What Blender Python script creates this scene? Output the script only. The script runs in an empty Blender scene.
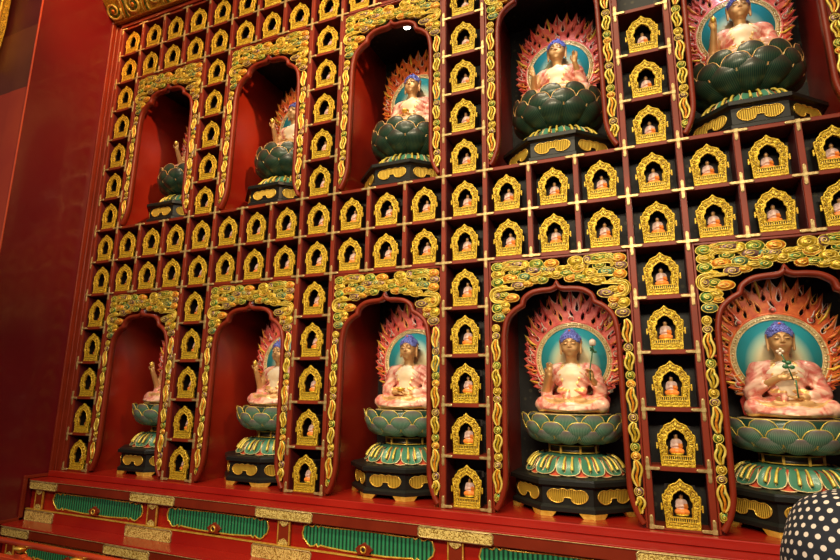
import bpy, math, random
import numpy as np
from mathutils import Vector, Matrix, Euler
from mathutils.geometry import tessellate_polygon
PI = math.pi
random.seed(7)
SC = bpy.context.scene
COL = SC.collection
CH = 0.30                    # cell height (m)
CW = 0.28623593              # cell width (m)
# ------------------------------------------------------------------ camera
CAM = Vector((4.65267, -3.18996, 0.67730))
ROT = Matrix(((0.91806379, 0.07206430, 0.38982767), (0.39631415, -0.19088309, -0.89805275), (0.00969397, 0.97896393, -0.20380296)))
FPX = 537.665
cam_d = bpy.data.cameras.new('camera')
cam = bpy.data.objects.new('camera', cam_d); COL.objects.link(cam)
cam_d.sensor_fit = 'HORIZONTAL'; cam_d.sensor_width = 36.0; cam_d.lens = FPX / 840 * 36.0
cam_d.clip_start = 0.05; cam_d.clip_end = 60
cam.matrix_world = Matrix.Translation(CAM) @ ROT.to_4x4()
SC.camera = cam
def project(x, y, z):
    c = ROT.transposed() @ (Vector((x, y, z)) - CAM)
    if c.z > -0.05: return (-999, -999)
    return (420 + FPX * c.x / -c.z, 280 - FPX * c.y / -c.z)
def in_frame(x, y, z, m=0):
    u, v = project(x, y, z)
    return -m < u < 840 + m and -m < v < 560 + m

# ------------------------------------------------------------------ materials
def new_mat(name, color, rough=0.5, metal=0.0, coat=0.0, spec=0.5):
    m = bpy.data.materials.new(name); m.use_nodes = True
    b = m.node_tree.nodes['Principled BSDF']
    b.inputs['Base Color'].default_value = (*color, 1)
    b.inputs['Roughness'].default_value = rough
    b.inputs['Metallic'].default_value = metal
    b.inputs['Coat Weight'].default_value = coat
    b.inputs['Coat Roughness'].default_value = 0.08
    b.inputs['Specular IOR Level'].default_value = spec
    return m
def nd(m, t, **kw):
    n = m.node_tree.nodes.new(t)
    for k, v in kw.items():
        if k in n.inputs.keys() if hasattr(n.inputs, 'keys') else False: n.inputs[k].default_value = v
        else: setattr(n, k, v)
    return n
def lk(m, a, b): m.node_tree.links.new(a, b)
def bsdf(m): return m.node_tree.nodes['Principled BSDF']
def vary(m, c1, c2, scale=8.0, coords='Object', detail=3.0, lo=0.35, hi=0.65, dist=0.0):
    tc = nd(m, 'ShaderNodeTexCoord'); n = nd(m, 'ShaderNodeTexNoise'); r = nd(m, 'ShaderNodeValToRGB')
    n.inputs['Scale'].default_value = scale; n.inputs['Detail'].default_value = detail; n.inputs['Distortion'].default_value = dist
    r.color_ramp.elements[0].position = lo; r.color_ramp.elements[1].position = hi
    r.color_ramp.elements[0].color = (*c1, 1); r.color_ramp.elements[1].color = (*c2, 1)
    lk(m, tc.outputs[coords], n.inputs['Vector']); lk(m, n.outputs['Fac'], r.inputs['Fac'])
    lk(m, r.outputs['Color'], bsdf(m).inputs['Base Color'])
    return m
def bump(m, scale=60.0, strength=0.4, dist=0.003, kind='noise'):
    tc = nd(m, 'ShaderNodeTexCoord'); b = nd(m, 'ShaderNodeBump')
    b.inputs['Strength'].default_value = strength; b.inputs['Distance'].default_value = dist
    if kind == 'voronoi':
        n = nd(m, 'ShaderNodeTexVoronoi'); n.inputs['Scale'].default_value = scale; o = n.outputs['Distance']
    else:
        n = nd(m, 'ShaderNodeTexNoise'); n.inputs['Scale'].default_value = scale; n.inputs['Detail'].default_value = 4; o = n.outputs['Fac']
    lk(m, tc.outputs['Object'], n.inputs['Vector']); lk(m, o, b.inputs['Height']); lk(m, b.outputs['Normal'], bsdf(m).inputs['Normal'])
    return m
M = {}
M['lacquer'] = vary(new_mat('red_lacquer', (.5, .02, .008), .28, 0, .35), (.32, .010, .005), (.38, .018, .008), 3)
M['lattice'] = vary(new_mat('brownish_red_lacquer', (.25, .02, .01), .45, 0, 0, .3), (.17, .019, .006), (.23, .027, .008), 6)
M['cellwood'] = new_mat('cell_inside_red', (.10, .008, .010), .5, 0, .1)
M['trimred'] = vary(new_mat('arch_trim_red', (.4, .03, .015), .4, 0, 0.0, .35), (.17, .017, .005), (.22, .024, .007), 5)
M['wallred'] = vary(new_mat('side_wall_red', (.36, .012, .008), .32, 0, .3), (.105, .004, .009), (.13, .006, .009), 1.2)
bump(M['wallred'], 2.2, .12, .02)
M['nichered'] = vary(new_mat('niche_wall_red', (.42, .022, .01), .28, 0, .35), (.24, .012, .006), (.30, .020, .007), 3)
bump(M['nichered'], 4, .1, .02)
M['brass'] = bump(vary(new_mat('pale_brass', (.62, .46, .20), .38, .45), (.36, .25, .09), (.60, .46, .20), 60), 150, .4, .001)
M['gold'] = bump(vary(new_mat('gold_leaf', (.85, .52, .05), .34, .3), (.48, .27, .012), (.88, .64, .05), 90), 160, .8, .004)
M['goldrelief'] = bump(vary(new_mat('gold_relief', (.85, .52, .05), .34, .3), (.16, .08, .004), (.86, .62, .045), 120, lo=.40, hi=.58), 120, 1.0, .006)
M['goldplain'] = vary(new_mat('plain_gold', (.85, .55, .08), .3, .5), (.70, .40, .04), (.95, .66, .12), 30)
M['fret'] = new_mat('gold_fretwork', (.8, .55, .15), .38, .2)
def fretwork(m, dark, light, scale):
    tc = nd(m, 'ShaderNodeTexCoord'); n = nd(m, 'ShaderNodeTexNoise'); n.inputs['Scale'].default_value = scale; n.inputs['Detail'].default_value = 1.0; n.inputs['Distortion'].default_value = 2.5
    r = nd(m, 'ShaderNodeValToRGB'); r.color_ramp.elements[0].position = .44; r.color_ramp.elements[1].position = .52
    r.color_ramp.elements[0].color = (*dark, 1); r.color_ramp.elements[1].color = (*light, 1)
    b = nd(m, 'ShaderNodeBump'); b.inputs['Strength'].default_value = .8; b.inputs['Distance'].default_value = .004
    lk(m, tc.outputs['Object'], n.inputs['Vector']); lk(m, n.outputs['Fac'], r.inputs['Fac']); lk(m, r.outputs['Color'], bsdf(m).inputs['Base Color'])
    lk(m, n.outputs['Fac'], b.inputs['Height']); lk(m, b.outputs['Normal'], bsdf(m).inputs['Normal'])
fretwork(M['fret'], (.34, .20, .03), (.95, .76, .24), 60)
for nm, a, b_ in (('cloud_yellow', (.30, .18, .008), (.68, .46, .025)), ('cloud_green', (.02, .13, .03), (.30, .34, .03)), ('cloud_orange', (.50, .12, .01), (.85, .36, .02)),
                 ('cloud_purple', (.10, .035, .05), (.30, .18, .14)), ('cloud_teal', (.02, .12, .10), (.18, .26, .08))):
    M[nm] = vary(new_mat(nm, a, .32, .3), a, b_, 45, lo=.38, hi=.62)
M['ridge'] = vary(new_mat('gilded_ridge', (.9, .66, .12), .34, .25), (.66, .46, .04), (.90, .74, .18), 40)
M['black'] = new_mat('black_lacquer', (.009, .010, .008), .42, 0, .05, .4)
M['waistdark'] = new_mat('dark_bronze', (.03, .022, .010), .35, .3)
M['case'] = new_mat('dark_case_inside', (.012, .006, .005), .6)
M['teal'] = new_mat('halo_disc_paint', (.05, .4, .4), .45)
M['bead'] = vary(new_mat('bead_gold', (.8, .62, .35), .35, .25), (.70, .50, .20), (.90, .74, .40), 50)
M['flame_red'] = vary(new_mat('flame_red', (.75, .05, .03), .45, 0, .1), (.72, .07, .05), (.88, .20, .13), 25)
M['flame_deep'] = vary(new_mat('flame_deep_red', (.6, .03, .02), .4, 0, .2), (.48, .02, .02), (.70, .06, .03), 25)
M['flame_vermilion'] = vary(new_mat('flame_vermilion', (.75, .1, .02), .42, 0, .15), (.66, .07, .015), (.85, .20, .03), 25)
M['flame_orange'] = vary(new_mat('flame_orange', (.85, .2, .02), .4, 0, .2), (.75, .12, .02), (.9, .38, .04), 25)
M['flame_yellow'] = new_mat('flame_yellow', (.9, .58, .06), .35, .2)
M['cream'] = new_mat('cream_paint', (.78, .62, .45), .4)
M['hair'] = bump(vary(new_mat('blue_hair', (.10, .12, .42), .4), (.07, .07, .30), (.18, .22, .60), 60), 150, .9, .004, 'voronoi')
M['skin'] = vary(new_mat('gilded_skin', (.62, .36, .13), .42, .25), (.50, .26, .09), (.66, .38, .15), 9)
M['chest'] = vary(new_mat('skin_chest_lit', (.85, .68, .45), .45, .1), (.80, .60, .36), (.90, .76, .55), 12)  # gilded skin paler on the chest, lamp light put into the colour
M['robe'] = vary(new_mat('painted_robe', (.8, .35, .25), .4, .05, .2), (.66, .17, .13), (.88, .55, .40), 14, lo=.40, hi=.62, dist=1.5)
M['robehem'] = vary(new_mat('gilded_hem', (.85, .5, .15), .35, .4), (.80, .36, .10), (.92, .68, .28), 30)
M['eye'] = new_mat('eye_paint', (.03, .015, .01), .4)
M['lip'] = new_mat('lip_paint', (.45, .10, .05), .4)
M['petalgreen'] = new_mat('petal_green', (.05, .25, .15), .4, 0, .15)
M['petaldark'] = new_mat('petal_dark_green', (.02, .09, .06), .38, .1, .2)
def petalmat(m, c1, c2, c3):
    # fine radiating veins along the petal (UV.x across, UV.y along)
    tc = nd(m, 'ShaderNodeTexCoord'); s = nd(m, 'ShaderNodeSeparateXYZ'); w = nd(m, 'ShaderNodeMath', operation='MULTIPLY'); w.inputs[1].default_value = 52
    sn = nd(m, 'ShaderNodeMath', operation='SINE'); r = nd(m, 'ShaderNodeValToRGB')
    r.color_ramp.elements[0].position = .3; r.color_ramp.elements[1].position = 1.0
    r.color_ramp.elements[0].color = (*c1, 1); r.color_ramp.elements[1].color = (*c2, 1)
    mx = nd(m, 'ShaderNodeMix', data_type='RGBA'); r2 = nd(m, 'ShaderNodeValToRGB')
    r2.color_ramp.elements[0].position = .72; r2.color_ramp.elements[1].position = 1.0
    lk(m, tc.outputs['UV'], s.inputs[0]); lk(m, s.outputs[0], w.inputs[0]); lk(m, w.outputs[0], sn.inputs[0]); lk(m, sn.outputs[0], r.inputs['Fac'])
    lk(m, s.outputs[1], r2.inputs['Fac']); lk(m, r2.outputs['Color'], mx.inputs[0])
    lk(m, r.outputs['Color'], mx.inputs[6]); mx.inputs[7].default_value = (*c3, 1)
    lk(m, mx.outputs[2], bsdf(m).inputs['Base Color'])
petalmat(M['petalgreen'], (.06, .20, .13), (.24, .42, .29), (.24, .17, .18))
petalmat(M['petaldark'], (.008, .045, .032), (.08, .125, .055), (.07, .04, .035))
M['petalteal'] = new_mat('petal_teal', (.06, .22, .14), .4, 0, .15)
M['petalred'] = new_mat('petal_red', (.62, .09, .04), .4, 0, .15)
M['panelgold'] = new_mat('ribbed_gold', (.75, .48, .05), .35, .4)
M['ribgreen'] = new_mat('green_ribs', (.02, .25, .12), .35, 0, .3)
M['bronzeback'] = new_mat('brocade_dark', (.015, .013, .012), .6)
M['railred'] = vary(new_mat('rail_orange_red', (.62, .06, .012), .3, 0, .3), (.58, .05, .012), (.68, .08, .016), 4)
M['brownband'] = vary(new_mat('brown_band', (.16, .05, .02), .45), (.14, .04, .02), (.19, .06, .025), 2)
M['darkband'] = vary(new_mat('dark_maroon_band', (.10, .015, .015), .45), (.08, .012, .014), (.12, .02, .018), 2)
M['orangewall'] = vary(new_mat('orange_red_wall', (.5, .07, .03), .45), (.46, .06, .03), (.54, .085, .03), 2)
M['floor'] = vary(new_mat('floor_stone', (.10, .05, .04), .3), (.08, .04, .03), (.13, .07, .05), 4)
M['figwhite'] = new_mat('figurine_pale_robe', (.80, .55, .48), .45)
M['figorange'] = new_mat('figurine_orange_robe', (.85, .25, .04), .45)
M['figdark'] = new_mat('figurine_dark_hair', (.05, .035, .05), .5)
M['greenglaze'] = new_mat('leaf_green', (.03, .14, .05), .35)
M['coat'] = new_mat('black_coat', (.015, .016, .022), .8)
M['human'] = new_mat('human_skin', (.55, .30, .20), .5)
# halo disc: painted teal ring round a cream centre (radial, object space)
def discmat(m):
    tc = nd(m, 'ShaderNodeTexCoord'); mp = nd(m, 'ShaderNodeMapping'); mp.inputs['Location'].default_value = (0, 0, .04)
    mp.inputs['Scale'].default_value = (1.0, 0.0, .80)
    ln = nd(m, 'ShaderNodeVectorMath', operation='LENGTH'); r = nd(m, 'ShaderNodeValToRGB'); e = r.color_ramp.elements
    e[0].position = .10; e[0].color = (.78, .66, .36, 1); e[1].position = .172; e[1].color = (.025, .30, .34, 1)
    x = e.new(.135); x.color = (.42, .60, .42, 1)
    lk(m, tc.outputs['Object'], mp.inputs[0]); lk(m, mp.outputs[0], ln.inputs[0]); lk(m, ln.outputs['Value'], r.inputs['Fac']); lk(m, r.outputs['Color'], bsdf(m).inputs['Base Color'])
discmat(M['teal'])
# brocade back: dim ring pattern on near black
def brocade(m):
    tc = nd(m, 'ShaderNodeTexCoord'); v = nd(m, 'ShaderNodeTexVoronoi'); v.inputs['Scale'].default_value = 22; v.inputs['Randomness'].default_value = .35
    r = nd(m, 'ShaderNodeValToRGB'); e = r.color_ramp.elements; e[0].position = .20; e[0].color = (.012, .011, .010, 1); e[1].position = .42; e[1].color = (.012, .011, .010, 1)
    x = e.new(.31); x.color = (.07, .06, .03, 1)
    lk(m, tc.outputs['Object'], v.inputs['Vector']); lk(m, v.outputs['Distance'], r.inputs['Fac']); lk(m, r.outputs['Color'], bsdf(m).inputs['Base Color'])
brocade(M['bronzeback'])
# vertical ribs (green panels and gold base panels)
def ribs(m, c1, c2, freq, axis=0):
    tc = nd(m, 'ShaderNodeTexCoord'); s = nd(m, 'ShaderNodeSeparateXYZ'); w = nd(m, 'ShaderNodeMath', operation='MULTIPLY'); w.inputs[1].default_value = freq
    sn = nd(m, 'ShaderNodeMath', operation='SINE'); r = nd(m, 'ShaderNodeValToRGB'); e = r.color_ramp.elements
    e[0].position = .0; e[0].color = (*c1, 1); e[1].position = .9; e[1].color = (*c2, 1)
    ad = nd(m, 'ShaderNodeMath', operation='MULTIPLY_ADD'); ad.inputs[1].default_value = .5; ad.inputs[2].default_value = .5
    lk(m, tc.outputs['Object'], s.inputs[0]); lk(m, s.outputs[axis], w.inputs[0]); lk(m, w.outputs[0], sn.inputs[0]); lk(m, sn.outputs[0], ad.inputs[0])
    lk(m, ad.outputs[0], r.inputs['Fac']); lk(m, r.outputs['Color'], bsdf(m).inputs['Base Color'])
    b = nd(m, 'ShaderNodeBump'); b.inputs['Strength'].default_value = .7; b.inputs['Distance'].default_value = .004
    lk(m, ad.outputs[0], b.inputs['Height']); lk(m, b.outputs['Normal'], bsdf(m).inputs['Normal'])
ribs(M['ribgreen'], (.002, .028, .018), (.03, .30, .13), 2 * PI / .026)
# polka dot scarf
def dots(m):
    tc = nd(m, 'ShaderNodeTexCoord'); s = nd(m, 'ShaderNodeSeparateXYZ'); lk(m, tc.outputs['UV'], s.inputs[0])
    def math_(op, a, b=None, c=None):
        n = nd(m, 'ShaderNodeMath', operation=op)
        for i, x in enumerate((a, b, c)):
            if x is None: continue
            if isinstance(x, (int, float)): n.inputs[i].default_value = x
            else: lk(m, x, n.inputs[i])
        return n.outputs[0]
    P = 1 / .0215
    def lattice(ox, oy):
        fx = math_('SUBTRACT', math_('FRACT', math_('MULTIPLY_ADD', s.outputs[0], P, ox)), .5)
        fy = math_('SUBTRACT', math_('FRACT', math_('MULTIPLY_ADD', s.outputs[1], P * .62, oy)), .5)
        fy = math_('MULTIPLY', fy, 1 / .62)
        return math_('SQRT', math_('ADD', math_('MULTIPLY', fx, fx), math_('MULTIPLY', fy, fy)))
    d = math_('MINIMUM', lattice(0, 0), lattice(.5, .5))
    st = math_('LESS_THAN', d, .225)
    mx = nd(m, 'ShaderNodeMix', data_type='RGBA'); lk(m, st, mx.inputs[0])
    mx.inputs[6].default_value = (.012, .016, .028, 1); mx.inputs[7].default_value = (.78, .68, .60, 1)
    lk(m, mx.outputs[2], bsdf(m).inputs['Base Color'])
M['scarf'] = new_mat('polka_dot_cloth', (.01, .01, .02), .85); dots(M['scarf'])
def emis(name, col, s):
    m = new_mat(name, col); b = bsdf(m); b.inputs['Emission Color'].default_value = (*col, 1); b.inputs['Emission Strength'].default_value = s; return m
M['lens_cool'] = emis('lamp_lens_cool', (.75, .78, 1.0), 40)
M['lens_warm'] = emis('lamp_lens_warm', (1.0, .93, .8), 12)

# ------------------------------------------------------------------ mesh builder
class MB:
    def __init__(s): s.v = []; s.f = []; s.m = []; s.uv = None; s.sm = []
    def add(s, vs, fs, mi=0, smooth=False):
        o = len(s.v); s.v.extend([tuple(p) for p in vs]); s.f.extend([tuple(i + o for i in f) for f in fs]); s.m.extend([mi] * len(fs) if isinstance(mi, int) else mi); s.sm.extend([smooth] * len(fs))
        return o
    def box(s, x0, x1, y0, y1, z0, z1, mi=0, b=0.0):
        if b <= 0:
            s.add([(x0, y0, z0), (x1, y0, z0), (x1, y1, z0), (x0, y1, z0), (x0, y0, z1), (x1, y0, z1), (x1, y1, z1), (x0, y1, z1)],
                  [(0, 3, 2, 1), (4, 5, 6, 7), (0, 1, 5, 4), (1, 2, 6, 5), (2, 3, 7, 6), (3, 0, 4, 7)], mi); return
        # chamfered box: 24 vertices
        vs = []; idx = {}
        for ix, X in enumerate((x0, x1)):
            for iy, Y in enumerate((y0, y1)):
                for iz, Z in enumerate((z0, z1)):
                    sx, sy, sz = (1 if ix == 0 else -1) * b, (1 if iy == 0 else -1) * b, (1 if iz == 0 else -1) * b
                    idx[ix, iy, iz] = len(vs); vs += [(X, Y + sy, Z + sz), (X + sx, Y, Z + sz), (X + sx, Y + sy, Z)]
        I = lambda a, k: idx[a] + k
        fs = [(I((0,0,0),0), I((0,0,1),0), I((0,1,1),0), I((0,1,0),0)), (I((1,0,0),0), I((1,1,0),0), I((1,1,1),0), I((1,0,1),0)),
              (I((0,0,0),1), I((1,0,0),1), I((1,0,1),1), I((0,0,1),1)), (I((0,1,0),1), I((0,1,1),1), I((1,1,1),1), I((1,1,0),1)),
              (I((0,0,0),2), I((0,1,0),2), I((1,1,0),2), I((1,0,0),2)), (I((0,0,1),2), I((1,0,1),2), I((1,1,1),2), I((0,1,1),2))]
        for z in (0, 1):
            for y in (0, 1): fs.append((I((0,y,z),1), I((1,y,z),1), I((1,y,z),2), I((0,y,z),2)))
            for x in (0, 1): fs.append((I((x,0,z),0), I((x,1,z),0), I((x,1,z),2), I((x,0,z),2)))
        for x in (0, 1):
            for y in (0, 1): fs.append((I((x,y,0),0), I((x,y,1),0), I((x,y,1),1), I((x,y,0),1)))
        for k in idx.values(): fs.append((k, k + 1, k + 2))
        s.add(vs, fs, mi)
    def tube(s, pts, rad, n=6, mi=0, closed=False, flat=1.0, cap=True):
        pts = [Vector(p) for p in pts]; N = len(pts)
        if not hasattr(rad, '__len__'): rad = [rad] * N
        vs = []; prev = None
        for i, p in enumerate(pts):
            a = pts[(i - 1) % N] if (closed or i > 0) else p; b = pts[(i + 1) % N] if (closed or i < N - 1) else p
            t = (b - a); t = t.normalized() if t.length > 1e-9 else Vector((0, 0, 1))
            ref = Vector((0, 1, 0)) if abs(t.y) < .9 else Vector((1, 0, 0))
            u = t.cross(ref).normalized(); w = u.cross(t).normalized()
            for k in range(n):
                an = 2 * PI * k / n; vs.append(p + rad[i] * (u * math.cos(an) + w * math.sin(an) * flat))
        fs = []
        for i in range(N if closed else N - 1):
            for k in range(n):
                a, b = i * n + k, i * n + (k + 1) % n; c, d = ((i + 1) % N) * n + (k + 1) % n, ((i + 1) % N) * n + k
                fs.append((a, b, c, d))
        if cap and not closed: fs.append(tuple(range(n))[::-1]); fs.append(tuple(range((N - 1) * n, N * n)))
        s.add(vs, fs, mi, True)
    def lathe(s, prof, n=32, c=(0, 0), mi=0, phase=0.0, smooth=True, cap=True):
        vs = []
        for r, z in prof:
            for k in range(n):
                a = 2 * PI * k / n + phase; vs.append((c[0] + r * math.cos(a), c[1] + r * math.sin(a), z))
        fs = []; P = len(prof)
        for i in range(P - 1):
            for k in range(n): fs.append((i * n + k, i * n + (k + 1) % n, (i + 1) * n + (k + 1) % n, (i + 1) * n + k))
        if cap: fs.append(tuple(range(n))[::-1]); fs.append(tuple(range((P - 1) * n, P * n)))
        s.add(vs, fs, mi, smooth)
    def prism(s, outer, y0, y1, holes=(), mi=0, smooth=False):
        """polygon in XZ extruded from y0 (front) to y1 (back)"""
        loops = [outer] + list(holes); allp = [p for l in loops for p in l]; n = len(allp)
        tri = tessellate_polygon([[Vector((p[0], p[1], 0)) for p in l] for l in loops])
        vs = [(p[0], y0, p[1]) for p in allp] + [(p[0], y1, p[1]) for p in allp]; fs = []
        for t in tri:
            a, b, c = [Vector(allp[i]) for i in t]
            ccw = (b - a).x * (c - a).y - (b - a).y * (c - a).x > 0
            t = t if ccw else (t[0], t[2], t[1])
            fs.append(tuple(t)); fs.append(tuple(i + n for i in (t[0], t[2], t[1])))
        o = 0
        for li, l in enumerate(loops):
            L = len(l); area = sum(l[i][0] * l[(i + 1) % L][1] - l[(i + 1) % L][0] * l[i][1] for i in range(L))
            flip = (area < 0) != (li > 0)
            for i in range(L):
                a, b = o + i, o + (i + 1) % L
                fs.append((a, b, b + n, a + n)[::-1] if not flip else (a, b, b + n, a + n))
            o += L
        s.add(vs, fs, mi, smooth)
    def ball(s, c, r, mi=0, nu=8, nv=6):
        if not hasattr(r, '__len__'): r = (r, r, r)
        vs = [(c[0], c[1], c[2] - r[2])]
        for j in range(1, nv):
            ph = PI * j / nv - PI / 2
            for k in range(nu): a = 2 * PI * k / nu; vs.append((c[0] + r[0] * math.cos(ph) * math.cos(a), c[1] + r[1] * math.cos(ph) * math.sin(a), c[2] + r[2] * math.sin(ph)))
        vs.append((c[0], c[1], c[2] + r[2])); fs = []
        for k in range(nu): fs.append((0, 1 + (k + 1) % nu, 1 + k)); T = len(vs) - 1; fs.append((T, 1 + (nv - 2) * nu + k, 1 + (nv - 2) * nu + (k + 1) % nu))
        for j in range(nv - 2):
            for k in range(nu): a = 1 + j * nu + k; b = 1 + j * nu + (k + 1) % nu; fs.append((a, b, b + nu, a + nu))
        s.add(vs, fs, mi, True)
    def sweep_xz(s, path, cross, mi=0, smooth=True, closed=False):
        """cross: list of (offset along in-plane normal, y)"""
        N = len(path); n = len(cross); vs = []
        for i in range(N):
            a = Vector(path[(i - 1) % N] if (closed or i > 0) else path[i]); b = Vector(path[(i + 1) % N] if (closed or i < N - 1) else path[i]); p = Vector(path[i])
            t1 = (p - a); t2 = (b - p)
            t1 = t1.normalized() if t1.length > 1e-9 else None; t2 = t2.normalized() if t2.length > 1e-9 else None
            if t1 is None: t1 = t2
            if t2 is None: t2 = t1
            t = (t1 + t2).normalized(); nn = Vector((-t.y, t.x)); n1 = Vector((-t1.y, t1.x)); k = 1 / max(.55, nn.dot(n1))
            for o, y in cross: q = p + nn * o * k; vs.append((q.x, y, q.y))
        fs = []
        for i in range(N if closed else N - 1):
            for k in range(n - 1): fs.append((i * n + k, i * n + k + 1, ((i + 1) % N) * n + k + 1, ((i + 1) % N) * n + k))
            fs.append((i * n + n - 1, i * n, ((i + 1) % N) * n, ((i + 1) % N) * n + n - 1))
        if not closed: fs.append(tuple(range(n))); fs.append(tuple(range((N - 1) * n, N * n))[::-1])
        s.add(vs, fs, mi, smooth)
    def mesh(s, name, mats):
        me = bpy.data.meshes.new(name); me.from_pydata(s.v, [], s.f); 
        for m in mats: me.materials.append(M[m] if isinstance(m, str) else m)
        me.polygons.foreach_set('material_index', s.m); me.polygons.foreach_set('use_smooth', s.sm)
        if s.uv is not None:
            l = me.uv_layers.new(name='UVMap'); vi = np.empty(len(me.loops), dtype=np.int32); me.loops.foreach_get('vertex_index', vi)
            l.data.foreach_set('uv', np.asarray(s.uv, dtype=np.float32)[vi].ravel())
        me.update(); return me
    def build(s, name, mats, parent=None, loc=None, fixn=True):
        if isinstance(mats, str): mats = [mats]
        me = s.mesh(name, mats)
        if fixn:
            import bmesh
            bm = bmesh.new(); bm.from_mesh(me); bmesh.ops.recalc_face_normals(bm, faces=bm.faces); bm.to_mesh(me); bm.free()
        return link(name, me, parent, loc)
def link(name, me, parent=None, loc=None):
    o = bpy.data.objects.new(name, me); COL.objects.link(o)
    if parent is not None: o.parent = parent
    if loc is not None: o.location = loc
    return o
def tag(o, label, cat, group=None):
    o['label'] = label; o['category'] = cat
    if group: o['group'] = group
    return o
def thing(name, loc, label, cat, group=None, rz=0.0):
    o = bpy.data.objects.new(name, None); COL.objects.link(o); o.location = loc; o.rotation_euler = (0, 0, rz); o.empty_display_size = .05
    return tag(o, label, cat, group)
def struct(o): o['kind'] = 'structure'; return o
def kids(o): return [c for c in bpy.data.objects if c.parent == o]
def copy_tree(o, parent=None, table=None):
    c = o.copy(); COL.objects.link(c); c.parent = parent
    for ch in table[o.name]: copy_tree(ch, c, table)
    return c
def tree_table(root):
    t = {}
    def rec(o):
        t[o.name] = kids(o)
        for c in t[o.name]: rec(c)
    rec(root); return t

def catmull(P, n=6, closed=False):
    out = []; N = len(P)
    for i in range(N if closed else N - 1):
        p0, p1, p2, p3 = (P[(i - 1) % N] if closed or i > 0 else P[i]), P[i], P[(i + 1) % N], (P[(i + 2) % N] if closed or i < N - 2 else P[(i + 1) % N])
        for k in range(n):
            t = k / n; out.append(tuple(.5 * (2 * b + (c - a) * t + (2 * a - 5 * b + 4 * c - d) * t * t + (-a + 3 * b - 3 * c + d) * t ** 3) for a, b, c, d in zip(p0, p1, p2, p3)))
    if not closed: out.append(tuple(P[-1]))
    return out

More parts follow.
